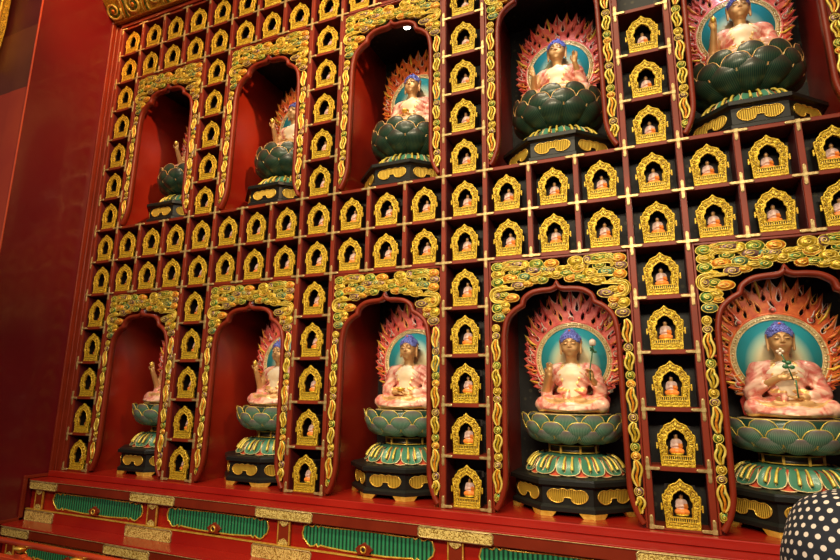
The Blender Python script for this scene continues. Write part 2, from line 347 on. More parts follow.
# ------------------------------------------------------------------ implicit surfaces (bodies, robes)
class SDF:
    def __init__(s, lo, hi, h):
        s.lo = np.array(lo, dtype=np.float32); s.h = h
        s.n = np.ceil((np.array(hi) - np.array(lo)) / h).astype(int) + 1
        s.ax = [s.lo[i] + h * np.arange(s.n[i], dtype=np.float32) for i in range(3)]
        s.f = np.full(s.n, .06, dtype=np.float32)
    def _sl(s, lo, hi, m):
        sl = []
        for i in range(3):
            a = int(max(0, math.floor((lo[i] - m - s.lo[i]) / s.h))); b = int(min(s.n[i], math.ceil((hi[i] + m - s.lo[i]) / s.h) + 1)); sl.append(slice(a, max(a, b)))
        X, Y, Z = s.ax[0][sl[0]][:, None, None], s.ax[1][sl[1]][None, :, None], s.ax[2][sl[2]][None, None, :]
        return tuple(sl), X, Y, Z
    @staticmethod
    def smin(a, b, k):
        if k <= 0: return np.minimum(a, b)
        h = np.clip(.5 + .5 * (b - a) / k, 0, 1); return b + (a - b) * h - k * h * (1 - h)
    def cap(s, a, b, ra, rb, k=.01, cut=False):
        a = np.array(a, float); b = np.array(b, float); r = max(ra, rb)
        sl, X, Y, Z = s._sl(np.minimum(a, b) - r, np.maximum(a, b) + r, .05 + k)
        d = b - a; L = float(d @ d) + 1e-12
        t = np.clip(((X - a[0]) * d[0] + (Y - a[1]) * d[1] + (Z - a[2]) * d[2]) / L, 0, 1)
        v = np.sqrt((X - a[0] - t * d[0]) ** 2 + (Y - a[1] - t * d[1]) ** 2 + (Z - a[2] - t * d[2]) ** 2) - (ra + (rb - ra) * t)
        s._op(sl, v.astype(np.float32), k, cut)
    def ell(s, c, r, k=.01, cut=False, rz=0.0, rx=0.0):
        c = np.array(c, float); R = max(r); sl, X, Y, Z = s._sl(c - R, c + R, .05 + k)
        x, y, z = X - c[0], Y - c[1], Z - c[2]
        if rz: ca, sa = math.cos(-rz), math.sin(-rz); x, y = x * ca - y * sa, x * sa + y * ca
        if rx: ca, sa = math.cos(-rx), math.sin(-rx); y, z = y * ca - z * sa, y * sa + z * ca
        k0 = np.sqrt((x / r[0]) ** 2 + (y / r[1]) ** 2 + (z / r[2]) ** 2); k1 = np.sqrt((x / r[0] ** 2) ** 2 + (y / r[1] ** 2) ** 2 + (z / r[2] ** 2) ** 2)
        s._op(sl, (k0 * (k0 - 1) / np.maximum(k1, 1e-6)).astype(np.float32), k, cut)
    def _op(s, sl, v, k, cut):
        if cut: s.f[sl] = -SDF.smin(-s.f[sl], v, k)
        else: s.f[sl] = SDF.smin(s.f[sl], v, k)
    def warp(s, fn):
        X, Y, Z = s.ax[0][:, None, None], s.ax[1][None, :, None], s.ax[2][None, None, :]
        s.f = (s.f + fn(X, Y, Z)).astype(np.float32)
    def mesh(s, name, mats, matfn=None, uvfn=None):
        f = s.f; f[0] = f[-1] = .05; f[:, 0] = f[:, -1] = .05; f[:, :, 0] = f[:, :, -1] = .05
        neg = f < 0; c = np.zeros(tuple(s.n - 1), dtype=np.int8)
        for i in (0, 1):
            for j in (0, 1):
                for k in (0, 1): c += neg[i:f.shape[0] - 1 + i, j:f.shape[1] - 1 + j, k:f.shape[2] - 1 + k]
        cell = np.argwhere((c > 0) & (c < 8)); idx = np.full(c.shape, -1, dtype=np.int64); idx[tuple(cell.T)] = np.arange(len(cell))
        P = np.zeros((len(cell), 3)); W = np.zeros(len(cell))
        cor = [(i, j, k) for i in (0, 1) for j in (0, 1) for k in (0, 1)]
        for a in cor:
            for ax in range(3):
                if a[ax] == 1: continue
                b = list(a); b[ax] = 1
                fa = f[cell[:, 0] + a[0], cell[:, 1] + a[1], cell[:, 2] + a[2]]; fb = f[cell[:, 0] + b[0], cell[:, 1] + b[1], cell[:, 2] + b[2]]
                m = (fa < 0) != (fb < 0); t = np.where(m, fa / np.where(m, fa - fb, 1), 0)
                q = np.tile(np.array(a, float), (len(cell), 1)); q[:, ax] += t
                P[m] += q[m]; W += m
        P = (P / W[:, None] + cell) * s.h + s.lo
        quads = []
        for ax in range(3):
            o1, o2 = (ax + 1) % 3, (ax + 2) % 3
            A = neg.take(range(f.shape[ax] - 1), ax); B = neg.take(range(1, f.shape[ax]), ax)
            e = np.argwhere(A != B); sg = A[tuple(e.T)]
            ok = (e[:, o1] > 0) & (e[:, o2] > 0) & (e[:, o1] < f.shape[o1] - 1) & (e[:, o2] < f.shape[o2] - 1); e = e[ok]; sg = sg[ok]
            def at(d1, d2): q = e.copy(); q[:, o1] -= d1; q[:, o2] -= d2; return idx[tuple(q.T)]
            Q = np.stack([at(1, 1), at(0, 1), at(0, 0), at(1, 0)], 1); Q[~sg] = Q[~sg][:, ::-1]; quads.append(Q)
        Q = np.concatenate(quads); Q = Q[(Q >= 0).all(1)]
        me = bpy.data.meshes.new(name); me.vertices.add(len(P)); me.vertices.foreach_set('co', P.astype(np.float32).ravel())
        me.loops.add(len(Q) * 4); me.loops.foreach_set('vertex_index', Q.astype(np.int32).ravel()); me.polygons.add(len(Q))
        me.polygons.foreach_set('loop_start', np.arange(0, len(Q) * 4, 4, dtype=np.int32))
        me.polygons.foreach_set('use_smooth', np.ones(len(Q), dtype=bool))
        for m in mats: me.materials.append(M[m])
        if matfn is not None: me.polygons.foreach_set('material_index', matfn(P[Q].mean(1)).astype(np.int32))
        if uvfn is not None:
            l = me.uv_layers.new(name='UVMap'); l.data.foreach_set('uv', uvfn(P)[Q.ravel()].astype(np.float32).ravel())
        me.update(calc_edges=True); me.validate(); return me

# ================================================================== SETTING
X1 = 21 * CW; ZT = 14 * CH; WX = -0.115           # right end, top of the grid, side wall plane
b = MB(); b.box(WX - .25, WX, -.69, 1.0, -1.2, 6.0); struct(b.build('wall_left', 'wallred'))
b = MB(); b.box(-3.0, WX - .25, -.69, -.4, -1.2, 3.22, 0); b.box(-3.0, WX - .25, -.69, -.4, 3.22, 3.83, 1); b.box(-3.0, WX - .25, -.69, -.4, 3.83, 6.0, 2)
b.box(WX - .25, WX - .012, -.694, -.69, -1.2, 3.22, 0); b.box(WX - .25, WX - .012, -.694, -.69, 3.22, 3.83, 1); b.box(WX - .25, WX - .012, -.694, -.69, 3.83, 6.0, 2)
struct(b.build('wall_front', ['orangewall', 'brownband', 'darkband']))  # face coloured in three horizontal bands, darker towards the top
b = MB(); b.box(WX - .012, WX + .003, -.70, -.688, -1.2, 6.0, 0, .002); struct(b.build('trim_1', 'orangewall'))
b = MB(); b.box(-3, 9, -6, 1.0, -1.2, -1.05); struct(b.build('floor', 'floor'))
b = MB(); b.box(WX, X1 + .2, .74, .95, -1.05, 6.0); struct(b.build('wall_back', 'cellwood'))
b = MB(); b.box(WX + .001, X1 + .2, .001, .735, ZT + .056, 6.0); b.box(X1 + .02, X1 + .2, .001, .735, .001, ZT + .055); struct(b.build('wall_upper', 'trimred'))
# trim mouldings round the grid and down the side wall along the steps
b = MB()
b.box(-.052, -.018, -.012, .05, 0, ZT + .05, 0, .003); b.box(-.085, -.052, .0, .05, 0, ZT + .055, 0, .002); b.box(WX, -.085, -.012, .05, 0, ZT + .055, 0, .003)
b.box(-.052, X1, -.012, .05, ZT + .018, ZT + .05, 0, .003)
b.build('trim_2', 'trimred')
struct(bpy.data.objects['trim_2'])
b = MB()
b.box(WX, WX + .02, -.05, -.012, -.045, ZT + .1, 0, .003)
b.box(WX, WX + .02, -.245, -.05, -.045, -.02, 0, .003); b.box(WX, WX + .02, -.245, -.215, -.36, -.045, 0, .003)
b.box(WX, WX + .02, -.42, -.215, -.36, -.335, 0, .003); b.box(WX, WX + .02, -.42, -.39, -.8, -.36, 0, .003)
struct(b.build('trim_3', 'trimred'))

# ================================================================== SHELVING (the gridded wall of cells)
cab = thing('shrine_shelving', (0, 0, 0), 'dark red gridded wall of shrine cells with pale brass corner fittings', 'shelving')
HP, HS, DEP = .0155, .0115, .17
niche_cols = [1, 5, 9, 13, 17]
def is_cell(c, r): return (c % 4 == 0) or r in (5, 6, 12, 13)
for i in range(0, 22):
    segs = [(0, ZT)] if (i % 4 in (0, 1)) else [(5 * CH, 7 * CH), (12 * CH, ZT)]
    for z0, z1 in segs:
        if not any(in_frame(i * CW, 0, z0 + (z1 - z0) * t / 10, 20) for t in range(11)): continue
        b = MB(); b.box(i * CW - HP, i * CW + HP, -.004, DEP, z0 + .0008, z1, 0, .002); b.build('upright', 'lattice', cab)
for r in range(0, 15):
    full = r in (5, 6, 7, 12, 13, 14)
    if full:
        b = MB(); b.box(0, X1, -.001, DEP, r * CH - HS, r * CH + HS, 0, .002); b.build('shelf', 'lattice', cab)
    else:
        for c in range(0, 21, 4):
            if in_frame((c + .5) * CW, 0, r * CH, 30):
                z0 = r * CH - HS if r else 0.0008
                b = MB(); b.box(c * CW + HP, (c + 1) * CW - HP, -.001, DEP, z0, r * CH + HS, 0, .002); b.build('shelf', 'lattice', cab)
# dark brocade backs of the cells
b = MB()
b.box(0, X1, DEP, DEP + .01, 5 * CH, 7 * CH); b.box(0, X1, DEP, DEP + .01, 12 * CH, ZT)
for c in range(0, 21, 4): b.box(c * CW, (c + 1) * CW, DEP, DEP + .01, .0008, 5 * CH); b.box(c * CW, (c + 1) * CW, DEP, DEP + .01, 7 * CH, 12 * CH)
b.build('back_panel', 'bronzeback', cab)
# dark red lining of the side faces inside each column of cells (thin boards behind the front edge)
b = MB()
for i in range(0, 22):
    segs = [(0, ZT)] if (i % 4 in (0, 1)) else [(5 * CH, 7 * CH), (12 * CH, ZT)]
    for z0, z1 in segs: b.box(i * CW - HP - .0015, i * CW + HP + .0015, .012, DEP, z0 + .001, z1 - .001)
b.build('cell_lining', 'cellwood', cab)
# niche linings
for r0 in (0, 7):
    for c in niche_cols:
        x0, x1, z0, z1 = c * CW + HP + .012, (c + 3) * CW - HP - .012, r0 * CH, (r0 + 5) * CH - HS
        b = MB(); t = .012
        b.box(x0 - t, x0, .042, .71, z0 + .0005, z1); b.box(x1, x1 + t, .042, .71, z0 + .0005, z1)
        b.box(x0, x1, .71, .72, z0 + .0005, z1, 1)
        b.box(x0, x1, .042, .71, z1 - .01, z1, 1)
        b.box(x0, x1, .0, .71, z0 + (HS if r0 else 0) + .0003, z0 + (HS if r0 else 0) + .001, 2)
        b.build('niche_lining', ['nichered', 'bronzeback', 'lacquer'], cab)
# brass fittings
def fitting(l, r_, u, d):
    m = MB(); t0, t1 = -.0085, -.003; LH, LV = .052, .05
    def arm(x0, x1, z0, z1): m.box(x0, x1, t0, t1, z0, z1, 0, .0012)
    m.box(-.012, .012, t0 - .001, t1, -.012, .012, 0, .002)
    if u: arm(-.0085, .0085, .01, LV); m.ball((0, t1 - .002, LV), (.0085, .003, .008))
    if d: arm(-.0085, .0085, -LV, -.01); m.ball((0, t1 - .002, -LV), (.0085, .003, .008))
    if r_: arm(.01, LH, -.0075, .0075); m.ball((LH, t1 - .002, 0), (.008, .003, .0075))
    if l: arm(-LH, -.01, -.0075, .0075); m.ball((-LH, t1 - .002, 0), (.008, .003, .0075))
    return m.mesh('fitting', [M['brass']])
cache = {}; fits = []
for i in range(0, 22):
    for r in range(0, 15):
        inb = r in (5, 6, 7, 12, 13, 14)
        if not inb and i % 4 not in (0, 1): continue
        C_ = lambda c, q: 0 <= c <= 20 and 0 <= q <= 13 and is_cell(c, q)
        l = C_(i - 1, r) or C_(i - 1, r - 1); rr = C_(i, r) or C_(i, r - 1)
        u = C_(i - 1, r) or C_(i, r); d = C_(i - 1, r - 1) or C_(i, r - 1)
        if not in_frame(i * CW, 0, r * CH, 6): continue
        fits.append(((Vector((i * CW, 0, r * CH)) - CAM).length, i, r, (l, rr, u, d)))
fits.sort(); rest = MB()
for n_, (dd, i, r, key) in enumerate(fits):
    z = r * CH if r else .0140
    if key not in cache: cache[key] = fitting(*key)
    if n_ < 98: link('brass_fitting', cache[key], cab, (i * CW, 0, z))
    else:
        me = cache[key]; rest.add([(v.co.x + i * CW, v.co.y, v.co.z + z) for v in me.vertices], [tuple(p.vertices) for p in me.polygons])
if rest.v:
    o = rest.build('brass_fitting', 'brass', cab); o['kind'] = 'stuff'

# ================================================================== SHRINES AND FIGURINES
def shrine_outline():
    half = [(.079, 0), (.079, .012), (.077, .014), (.079, .06), (.084, .115), (.088, .15), (.086, .158), (.075, .163), (.071, .178), (.058, .190), (.053, .204), (.034, .214), (.020, .218), (.012, .226), (0, .238)]
    return half + [(-x, z) for x, z in half[-2::-1]]
def shrine_hole():
    half = [(.047, .055), (.047, .098), (.053, .106), (.054, .124), (.049, .136), (.043, .141), (.042, .156), (.036, .167), (.025, .173), (.017, .182), (.006, .186), (0, .193)]
    return half + [(-x, z) for x, z in half[-2::-1]]
def spiral(cx, cz, r, turns, y, sgn=1, a0=0.0, n=14, sq=1.0):
    out = []
    for k in range(n + 1):
        t = k / n; a = a0 + sgn * 2 * PI * turns * t; rr = r * (1 - .85 * t); out.append((cx + rr * math.cos(a), y, cz + sq * rr * math.sin(a)))
    return out
b = MB(); b.prism(shrine_outline(), .006, .022, [shrine_hole()], 0)
oo = shrine_outline()
b.sweep_xz(oo[1:-1], [(-.003, .012), (-.003, .002), (.004, .002), (.004, .012)], 1)
b.sweep_xz(shrine_hole(), [(-.003, .012), (-.003, .002), (.003, .002), (.003, .012)], 1)
for sx in (-1, 1):   # scrolls on the arch and jambs
    for (x, z, r) in ((.064, .075, .011), (.066, .098, .011), (.071, .122, .011), (.069, .146, .012), (.057, .168, .010), (.041, .187, .010), (.023, .198, .009), (.062, .056, .009)):
        b.tube(spiral(sx * x, z, r, 1.4, .004, sx, random.random() * 6, 10), .0026, 4, 1)
b.ball((0, .004, .208), (.007, .006, .008), 1)
b.box(-.080, .080, -.004, .02, 0, .012, 1, .002); b.box(-.074, .074, 0, .02, .014, .030, 0, .001); b.box(-.064, .064, -.004, .02, .031, .036, 1, .001)
b.box(-.060, .060, .004, .02, .036, .052, 2)
for k in range(12): x = -.055 + k * .01; b.box(x - .0022, x + .0022, -.001, .006, .036, .052, 1)
b.box(-.062, .062, -.003, .012, .051, .056, 1, .001)
for sx in (-1, 1):
    for k in range(4): b.tube(spiral(sx * (.016 + .018 * k), .022, .008, 1.3, .001, sx, k, 8), .002, 4, 1)
    b.box(sx * .094 - .004, sx * .094 + .004, .004, .010, .085, .118, 1, .001)
    b.box(sx * .088 - .004, sx * .088 + .004, .008, .014, .098, .104, 1)
sh = thing('gold_shrine', (0, 0, 0), '', 'shrine', 'small gold shrines in the wall cells')
b.build('shrine_front', ['goldrelief', 'gold', 'case'], sh)
b = MB()
b.box(-.074, -.068, .022, .108, 0, .16); b.box(.068, .074, .022, .108, 0, .16); b.box(-.074, .074, .108, .112, 0, .20); b.box(-.068, .068, .018, .108, .046, .0545)
b.box(-.056, .056, .022, .108, .194, .198); b.box(-.074, -.05, .022, .108, .16, .164); b.box(.05, .074, .022, .108, .16, .164); b.box(-.060, -.056, .022, .108, .16, .198); b.box(.056, .060, .022, .108, .16, .198)
b.build('casing', 'case', sh)
# figurine: tiny seated monk-like figure
s = SDF((-.05, -.04, -.004), (.05, .04, .105), .0024)
s.ell((0, .0, .014), (.036, .024, .015), .004); s.cap((-.028, -.008, .012), (.006, -.02, .012), .011, .008, .004); s.cap((.028, -.008, .012), (-.006, -.02, .012), .011, .008, .004)
s.cap((0, .004, .02), (0, .002, .052), .019, .020, .006); s.cap((-.016, .002, .056), (.016, .002, .056), .010, .010, .006)
for sx in (-1, 1): s.cap((sx * .022, .002, .052), (sx * .026, -.004, .034), .0085, .007, .004); s.cap((sx * .026, -.004, .034), (sx * .004, -.02, .040), .007, .005, .003)
s.cap((0, .002, .06), (0, 0, .072), .007, .007, .002); s.ell((0, -.001, .080), (.011, .012, .0135), .002); s.ell((0, .002, .092), (.006, .006, .005), .003)
figme = s.mesh('figurine_body', ['figwhite', 'figorange', 'figdark', 'skin'],
    lambda c: np.where(c[:, 2] < .026, 1, np.where(c[:, 2] > .0865, 2, np.where(c[:, 2] > .066, 3, np.where((c[:, 0] > .008) & (c[:, 2] < .047), 1, 0)))))
fg = thing('figurine', (0, 0, 0), '', 'figurine', 'small seated figurines inside the shrines')
link('figure_body', figme, fg)
b = MB(); b.lathe([(.030, -.003), (.036, 0), (.034, .003), (.028, .005)], 14); ob_ = b.build('seat_base', 'gold', fg)
ordn = ['first', 'second', 'third', 'fourth', 'fifth', 'sixth', 'seventh', 'eighth', 'ninth', 'tenth', 'eleventh', 'twelfth', 'thirteenth', 'fourteenth', 'fifteenth', 'sixteenth', 'seventeenth', 'eighteenth', 'nineteenth', 'twentieth', 'last']
def place_words(c, r):
    if r in (5, 6): return '%s row of middle band, %s cell from left wall' % ('lower' if r == 5 else 'upper', ordn[c])
    if r in (12, 13): return '%s row of top band, %s cell from left wall' % ('lower' if r == 12 else 'upper', ordn[c])
    k = c // 4; tier = 'lower' if r < 5 else 'upper'; q = r if r < 5 else r - 7
    return '%s cell up, immediately left of %s %s niche' % (ordn[q], ordn[k], tier)
ts, tf = tree_table(sh), tree_table(fg); first = True
for c in range(0, 21):
    for r in range(0, 14):
        if not is_cell(c, r): continue
        x, z = (c + .5) * CW, r * CH + HS + .001
        if not (in_frame(x, 0, z + .12, 9)): continue
        a, g = (sh, fg) if first else (copy_tree(sh, None, ts), copy_tree(fg, None, tf)); first = False
        jx, jr = random.uniform(-.004, .004), random.uniform(-.03, .03)
        a.location = (x + jx, .004, z); a.rotation_euler = (0, 0, jr); g.location = (x + jx, .068, z + .0585); g.rotation_euler = (0, 0, jr + random.uniform(-.15, .15)); g.scale = (.94, .94, 1.14)
        w = place_words(c, r); a['label'] = 'gold arched shrine, ' + w; g['label'] = 'seated figurine in shrine, ' + w

# ================================================================== CARVED NICHE FRAMES
HC = 1.5 * CW     # half niche width from line to line
def arch_path():
    low = catmull([(.392, .022), (.375, .050), (.352, .105), (.336, .18), (.333, .30), (.330, .60), (.327, .95), (.322, 1.04), (.304, 1.115), (.262, 1.165), (.209, 1.197)], 5)
    up = catmull([(.209, 1.197), (.196, 1.238), (.150, 1.270), (.095, 1.281), (.040, 1.284), (.012, 1.296), (0, 1.314)], 5)[1:]
    half = low + up
    return [(-x, z) for x, z in half] + half[-2::-1]
AP = arch_path()
fr = thing('carved_niche_frame', (0, 0, 0), '', 'carved frame', 'gilded carved frames around the niches')
b = MB(); z1 = 5 * CH - HS
for x0, x1 in ((-HC + HP + .0026, -HC + .029), (HC - .029, HC - HP - .0026)): b.box(x0, x1, .002, .03, 0.002, z1 - .001, 0, .002)
b.box(-HC + .029, HC - .029, .002, .03, z1 - .014, z1 - .001, 0, .002)
b.build('border', 'trimred', fr)
b = MB(); w = .0145
b.sweep_xz(AP, [(-w, .035), (-w, -.002), (-w * .5, -.010), (w * .5, -.010), (w, -.002), (w, .035)], 0)
b.build('arch_trim', 'trimred', fr)
CM = ['ridge', 'cloud_yellow', 'cloud_green', 'cloud_orange', 'cloud_purple', 'cloud_teal']
def cloud(b, x, z, rx, rz, mi, sg=1, a0=0.0):
    n = 14; vs = [(x, -.004, z)]; fs = []
    for j, (q, y) in enumerate(((.6, -.003), (1.0, .004), (1.0, .024))):
        for k in range(n): a = 2 * PI * k / n; vs.append((x + rx * q * math.cos(a), y, z + rz * q * math.sin(a)))
    for k in range(n):
        k2 = (k + 1) % n; fs.append((0, 1 + k2, 1 + k)); fs.append((1 + k, 1 + k2, 1 + n + k2, 1 + n + k)); fs.append((1 + n + k, 1 + n + k2, 1 + 2 * n + k2, 1 + 2 * n + k))
    b.add(vs, fs, mi, True)
    b.tube([(x + rx * math.cos(2 * PI * k / 16), .004, z + rz * math.sin(2 * PI * k / 16)) for k in range(16)], .0023, 5, 0, True)
    P = []
    for k in range(25):
        t = k / 24; a = a0 + sg * 2 * PI * 1.5 * t; q = .74 * (1 - .92 * t); P.append((x + rx * q * math.cos(a), -.008 + .004 * (1 - t) - .004 * t, z + rz * q * math.sin(a)))
    b.tube(P, [.0017 + .0010 * (k / 24) for k in range(25)], 5, 0)
def ribbon(b, pts, w, mi=1, strands=3):
    P = catmull(pts, 6); N = len(P); prev = []
    for s_ in range(strands):
        off = (s_ - (strands - 1) / 2) * w / max(1, strands - 1); Q = []
        for i in range(N):
            a = Vector(P[max(0, i - 1)]); c = Vector(P[min(N - 1, i + 1)]); t = (c - a).normalized(); nn = Vector((-t.y, t.x)); e = math.sin(PI * min(1, max(0, (i + .6) / N))) ** .5
            q = Vector(P[i]) + nn * off * (.12 + 1.0 * math.sin(PI * (i + .3) / (N - .4)) ** .8); Q.append((q.x, -.003, q.y))
        b.tube(Q, [w / strands * .62 * (.4 + .6 * math.sin(PI * (i + .7) / (N + .4)) ** .5) for i in range(N)], 5, mi if s_ % 2 else 0)
def Lx(x): return -HC + x      # measured offsets from the left grid line
top = MB()
CL = [(.068, 1.443, .034, .024, 2), (.19, 1.452, .042, .019, 4), (.312, 1.448, .036, .026, 2), (.405, 1.440, .036, .022, 3), (.066, 1.396, .032, .022, 1), (.290, 1.408, .038, .022, 4),
      (.150, 1.366, .040, .023, 3), (.238, 1.368, .033, .023, 5), (.063, 1.346, .031, .024, 2), (.375, 1.378, .040, .021, 1), (.200, 1.318, .036, .023, 4), (.155, 1.245, .040, .022, 3),
      (.300, 1.345, .034, .017, 1), (.066, 1.185, .030, .026, 2), (.112, 1.200, .026, .018, 1), (.075, 1.128, .032, .022, 5)]
cols2 = [3, 2, 1, 2, 4, 1, 5, 1, 3, 2, 1, 4, 2, 1, 3, 4]
CL += [(.350, 1.405, .026, .017, 5), (.432, 1.372, .030, .024, 1), (.345, 1.345, .030, .020, 2), (.110, 1.262, .026, .018, 2), (.098, 1.310, .030, .016, 1), (.245, 1.440, .022, .026, 1), (.125, 1.455, .026, .018, 3), (.255, 1.325, .030, .014, 3), (.062, 1.262, .024, .022, 4), (.180, 1.405, .030, .016, 2), (.118, 1.170, .022, .014, 3), (.395, 1.400, .028, .016, 4)]
cols2 += [1, 2, 3, 1, 5, 4, 2, 1, 3, 2, 4, 1]
for k, (x, z, rx, rz, mi) in enumerate(CL):
    rx, rz = rx * 1.24, rz * 1.18; x = max(x, .031 + rx * 1.02); z = min(z, 1.474 - rz)
    cloud(top, Lx(x), z, rx, rz, mi, 1 if k % 2 else -1, k * 1.3)
    if not (x > .40): cloud(top, -Lx(x) + random.uniform(-.004, .004), z + random.uniform(-.003, .003), rx, rz, cols2[k], -1 if k % 2 else 1, 2 + k * 1.7)
for sx in (1, -1):
    R_ = lambda L: [(sx * Lx(x), z) for x, z in L]
    ribbon(top, R_([(.262, 1.432), (.200, 1.424), (.135, 1.430), (.108, 1.412), (.118, 1.392)]), .022, 1, 4)
    ribbon(top, R_([(.178, 1.300), (.105, 1.302), (.050, 1.292), (.038, 1.258), (.060, 1.228), (.120, 1.222)]), .028, 1, 4)
    ribbon(top, R_([(.34, 1.405), (.335, 1.385), (.30, 1.375), (.262, 1.395)]), .014, 3, 3)
    ribbon(top, R_([(.250, 1.335), (.225, 1.345), (.185, 1.350), (.105, 1.338)]), .012, 1, 3)
    ribbon(top, R_([(.098, 1.430), (.112, 1.45), (.150, 1.470), (.240, 1.470)]), .012, 2, 3)
top.build('cloud_carving', CM, fr)
for sx in (-1, 1):
    b = MB(); z = 1.085; k = 0 if sx < 0 else 2
    wd = lambda z: .047 if z > .2 else .047 - .00 
    while z > .09:
        xc = HC - .029 - .0255 + (.004 if z < .3 else 0) + (.004 if z < .13 else 0)
        typ = k % 5
        if typ in (0, 1, 3):
            rz = .024 if typ != 1 else .020
            cloud(b, sx * xc, z - rz, .0235, rz, (1, 2, 4, 3, 5)[(k * 2 + (1 if sx > 0 else 0)) % 5], 1 if k % 2 else -1, k * 1.1); z -= 2 * rz + .002
        else:
            L = .13 if typ == 2 else .10
            if z - L < .06: L = z - .07
            a = .006 * (1 if k % 2 else -1)
            ribbon(b, [(sx * (xc + a * .8), z), (sx * (xc - a), z - L * .3), (sx * (xc + a * .8), z - L * .65), (sx * (xc - a * .5), z - L)], .036, 3 if typ == 2 else 1, 3)
            b.ball((sx * (xc + a * .9), .008, z - L * .35), (.010, .008, .014), 2); z -= L + .002
        k += 1
    b.build('side_carving', CM, fr)
tfr = tree_table(fr); nlist = []
for r0 in (0, 7):
    for k, c in enumerate(niche_cols):
        o = fr if not nlist else copy_tree(fr, None, tfr); nlist.append(o)
        o.location = ((c + 1.5) * CW, 0, r0 * CH + (HS if r0 else .0)); o.scale = (1, 1, .9915 if r0 else 1)
        o['label'] = 'gilded cloud-carved arch frame around %s %s niche from left' % (ordn[k], 'upper' if r0 else 'lower')

# ================================================================== CORNICE (top left) AND HANGING CARVING
cor = thing('carved_cornice', (0, 0, ZT + .09), 'gilded scroll-carved cornice leaning out above the top of the shelving', 'cornice')
x0c, x1c = WX + .002, 3.2
b = MB(); pr_ = [(.0, -.01), (-.03, -.01), (-.36, .36), (-.36, .42), (0, .42)]
vs = [(x0c, y, z) for y, z in pr_] + [(x1c, y, z) for y, z in pr_]
b.add(vs, [(0, 1, 2, 3, 4), (9, 8, 7, 6, 5), (0, 5, 6, 1), (1, 6, 7, 2), (2, 7, 8, 3), (3, 8, 9, 4), (4, 9, 5, 0)]); b.build('board', 'gold', cor)
b = MB(); d_ = Vector((0, -.33, .37)).normalized(); nrm = Vector((0, -.37, -.33)).normalized()
def on(x, t, h): return Vector((x, -.03, -.01)) + d_ * t + nrm * h
x = x0c + .08; k = 0
while x < 2.2:
    for row, tt in ((0, .105), (1, .31)):
        xx = x + (.10 if row % 2 else 0); r = .088
        P = [on(xx + r * .8 * q * math.cos(2 * PI * w_ / 16), tt + r * .8 * q * math.sin(2 * PI * w_ / 16), h_) for q, h_ in ((1, -.005), (.8, .012), (.3, .016)) for w_ in range(16)]
        b.add(P, [(j * 16 + w_, j * 16 + (w_ + 1) % 16, (j + 1) * 16 + (w_ + 1) % 16, (j + 1) * 16 + w_) for j in range(2) for w_ in range(16)], 1, True)
        P = []
        for q in range(33):
            t = q / 32; a = k * 1.7 + (1 if (k + row) % 2 else -1) * 2 * PI * 1.6 * t; rr = r * (1 - .85 * t); P.append(on(xx + rr * 1.15 * math.cos(a), tt + rr * math.sin(a), .008))
        b.tube(P, [.015 * (1 - .4 * q / 32) for q in range(33)], 6, 0); b.ball(on(xx, tt, .012), .020, 2)
        
        for e_ in range(4): P = [on(xx + .105 + e_ * .022 + .012 * math.sin(q * .7), tt + .09 - .18 * q / 8, .006) for q in range(9)]; b.tube(P, [.011 * math.sin(PI * (q + .5) / 9) + .002 for q in range(9)], 6, (0, 2, 1, 0)[e_])
    x += .27; k += 1
b.build('scroll_carving', ['ridge', 'cloud_green', 'cloud_orange', 'cloud_teal'], cor)
b = MB(); b.tube([on(x0c, 0.005, .004), on(x1c, .005, .004)], .009, 8); b.build('edge_bead', 'goldplain', cor)

hg = thing('hanging_carving', (-.86, -.76, 4.1), 'gilded carved bracket hanging at the far left top beside the dark wall band', 'carving')
b = MB(); out = [(-.3, -.50), (.10, -.50), (.22, -.60), (.255, -.48), (.295, -.2), (.30, .9), (-.3, .9)]
b.prism(out, -.02, .04, (), 0); b.build('board', 'goldrelief', hg)
b = MB()
for j in range(9):
    for i_ in range(3):
        b.tube(spiral(-.16 + i_ * .15 + (.05 if j % 2 else 0), -.40 + j * .14, .065, 1.6, -.026, 1 if (i_ + j) % 2 else -1, j * 1.1 + i_, 22), .012, 6, 0)
b.tube([(p[0], -.026, p[1]) for p in out[1:6]], .014, 6, 0)
b.build('scroll_carving', 'goldplain', hg)

